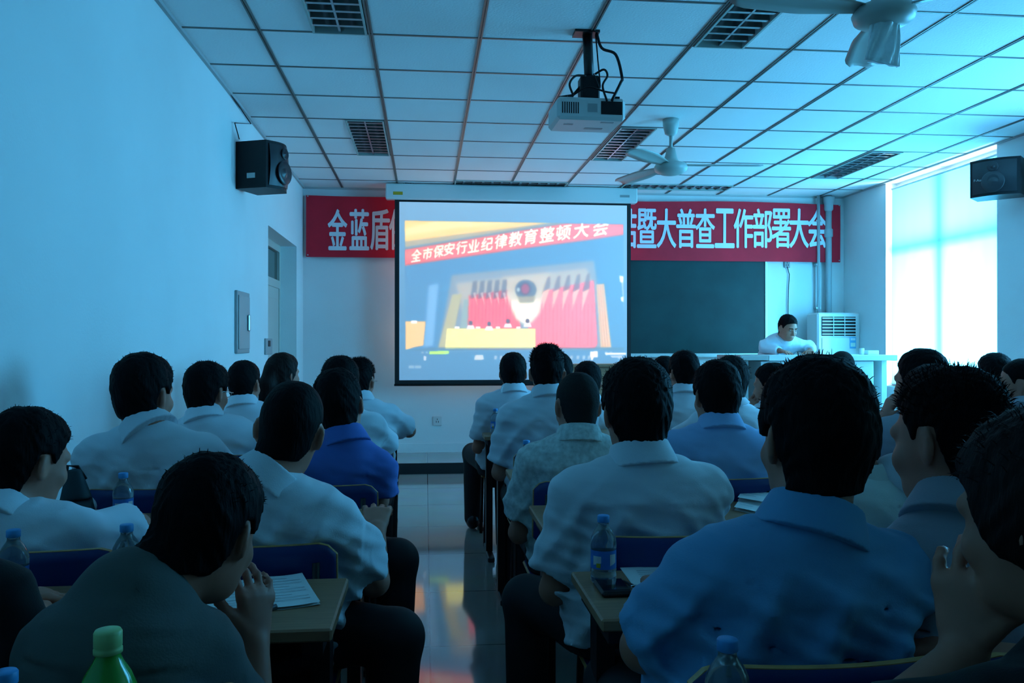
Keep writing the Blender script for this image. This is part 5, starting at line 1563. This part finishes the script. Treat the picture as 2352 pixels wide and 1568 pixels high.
def sheet(name, pts, lab, lines=0, th=.0012, cat='paper', dz=0.0, curl=0.0):
    """a sheet of paper lying on a desk: four corner points (near left, near right, far right, far left)"""
    P = [np.array([q[0], q[1], DZ + dz]) for q in pts]
    n_ = 8; top = []; fs = []
    for i in range(n_ + 1):
        for j in range(n_ + 1):
            u, v = i / n_, j / n_
            q = (1 - u) * (1 - v) * P[0] + u * (1 - v) * P[1] + u * v * P[2] + (1 - u) * v * P[3]
            q = q + np.array([0, 0, th + curl * (u - .5) ** 2 + curl * .6 * v * v]); top.append(q)
    N_ = len(top)
    vs = top + [q - np.array([0, 0, th * .9]) for q in top]
    for i in range(n_):
        for j in range(n_):
            a = i * (n_ + 1) + j
            fs.append((a, a + n_ + 1, a + n_ + 2, a + 1)); fs.append((N_ + a, N_ + a + 1, N_ + a + n_ + 2, N_ + a + n_ + 1))
    c = sum(P) / 4
    m = MB().add(vs, fs, 0, False)
    for l in range(lines):
        v = .90 - .8 * l / lines
        vs = []
        for (u, vv) in ((.12, v), (.88 - .3 * ((l * 7) % 3 == 0), v), (.88 - .3 * ((l * 7) % 3 == 0), v - .012), (.12, v - .012)):
            q = (1 - u) * (1 - vv) * P[0] + u * (1 - vv) * P[1] + u * vv * P[2] + (1 - u) * vv * P[3]
            vs.append(q + np.array([0, 0, th + .0006 + curl * (u - .5) ** 2 + curl * .6 * vv * vv]))
        m.add(vs, [(0, 1, 2, 3)], 1)
    o = m.build(name, [M_PAPER, mat('faint_print', (0.45, 0.46, 0.48), .8)], None, tuple(c))
    return tag(o, lab, cat)
def dk(px, py): q = atz(px, py, DZ); return (q[0], q[1])
sheet('paper_sheet', [dk(1492, 1397), dk(1690, 1392), dk(1690, 1296), dk(1424, 1304)], 'white printed sheet on the aisle desk beside the sky blue elbow', 16)
sheet('notebook', [dk(466, 1418), dk(590, 1408), dk(596, 1334), dk(500, 1344)], 'white left page of an open notebook beside the chin-resting hand', 8, th=.004, cat='notebook', curl=.006) if False else None
t = thing('notebook', 'open white notebook on the left desk under a pen, beside the grey-shirted person', 'notebook', (*dk(610, 1370), DZ))
for pts in ([dk(462, 1420), dk(600, 1406), dk(604, 1338), dk(505, 1350)], [dk(600, 1406), dk(736, 1390), dk(694, 1329), dk(604, 1338)]):
    o = sheet('notebook_page', pts, '', 9, th=.006, curl=.010)
    del o['label']; del o['category']
    o.parent = t; o.location = o.location - t.location
q0, q1 = atz(566, 1408, DZ + .02), atz(622, 1392, DZ + .022)
m = MB().tube([(q0[0], q0[1], DZ + .016), (q1[0], q1[1], DZ + .018)], .0045, 10)
pn = thing('pen', 'dark pen lying across the open notebook', 'pen', (q0[0], q0[1], DZ + .016))
m.build('barrel', M_BLACK, pn)
d = unit(V3(q1[0] - q0[0], q1[1] - q0[1], .002))
MB().tube([V3(q1[0], q1[1], DZ + .018) - d * .02, V3(q1[0], q1[1], DZ + .018) + d * .012], .0062, 10).build('pen_cap', mat('dark_steel', (.08, .08, .09), .3, .6), pn)
q = dk(1407, 1356)
ph_ = thing('phone', 'black mobile phone on the aisle desk in front of the water bottle', 'phone', (q[0], q[1], DZ))
MB().box((q[0] - .035, q[1] - .055, DZ), (q[0] + .035, q[1] + .05, DZ + .013), bev=.005).build('phone_case', M_BLACK, ph_)
MB().box((q[0] - .030, q[1] - .04, DZ + .0128), (q[0] + .030, q[1] + .046, DZ + .0138)).build('phone_screen', mat('phone_glass', (0.01, 0.01, 0.012), 0.08), ph_)
q = dk(1462, 1352)
k_ = thing('key_bunch', 'small dark bunch of keys beside the phone and the printed sheet', 'keys', (q[0], q[1], DZ))
m = MB(); m.tube([(q[0] + .014 * math.cos(a), q[1] + .014 * math.sin(a), DZ + .004) for a in np.linspace(0, 2 * PI, 17)], .0018, 6); m.build('key_ring', M_STEEL, k_)
for a in (.3, 1.5, 3.6):
    m = MB().box((-.006, .012, 0), (.006, .03, .002), bev=.0008).box((-.003, .03, 0), (.003, .06, .002))
    m.xform(Matrix.Translation((q[0], q[1], DZ + .002 + a * .0012)) @ Matrix.Rotation(a, 4, 'Z')).build('key', mat('dark_steel', (.08, .08, .09), .3, .6), k_)
sheet('paper_sheet', [dk(292, 1226), dk(332, 1222), dk(336, 1204), dk(300, 1208)], 'white papers beside the hunched dark head on the second left desk', 3)
for j, (a, b_, c_, d_) in enumerate((((1686, 1172), (1752, 1186), (1775, 1150), (1712, 1136)), ((1694, 1158), (1760, 1170), (1776, 1130), (1718, 1124)))):
    sheet('paper_stack', [dk(*a), dk(*b_), dk(*c_), dk(*d_)], ['lower fanned stack of newspapers left of the sky blue collar', 'upper fanned stack of newspapers left of the sky blue collar'][j], 7, th=.012, cat='papers', dz=.0125 * j)
sheet('paper_sheet', [dk(1992, 1070), dk(2040, 1072), dk(2036, 1046), dk(1996, 1044)], 'small white sheet between the sky blue head and the bristly head', 2)
sheet('paper_slip', [dk(1146, 1060), dk(1161, 1050), dk(1156, 1030), dk(1138, 1034)], 'small pinkish paper slip at the aisle end of a right desk', 0, th=.01)
bpy.data.objects['paper_slip'].data.materials[0] = mat('pinkish_paper', (0.62, 0.38, 0.34), .8)
# dark bag on the left, between the white shirts
p = at(193, 1085, 2.72)
S_ = Solid(); S_.gen([(V3(p[0], 2.66, DZ + .002), V3(1, .2, 0), .06, .045), (V3(p[0], 2.66, DZ + .08), V3(1, .2, 0), .045, .035), (V3(p[0] - .01, 2.67, DZ + .17), V3(1, .2, 0), .02, .02)], .015, n=2.8)
vf = S_.mesh('bag', .008)
bg = thing('handbag', 'dark teal bag on the desk between the two white shirts by the left wall', 'bag', (p[0], 2.66, DZ))
part('bag_body', vf, mat('dark_teal_fabric', (0.008, 0.030, 0.040), .7), bg, np.array(bg.location))
MB().tube([(p[0] - .03, 2.66, DZ + .13), (p[0] - .025, 2.66, DZ + .185), (p[0] + .0, 2.67, DZ + .18), (p[0] + .02, 2.68, DZ + .14)], .006, 8).build('strap', M_BLACK, bg)
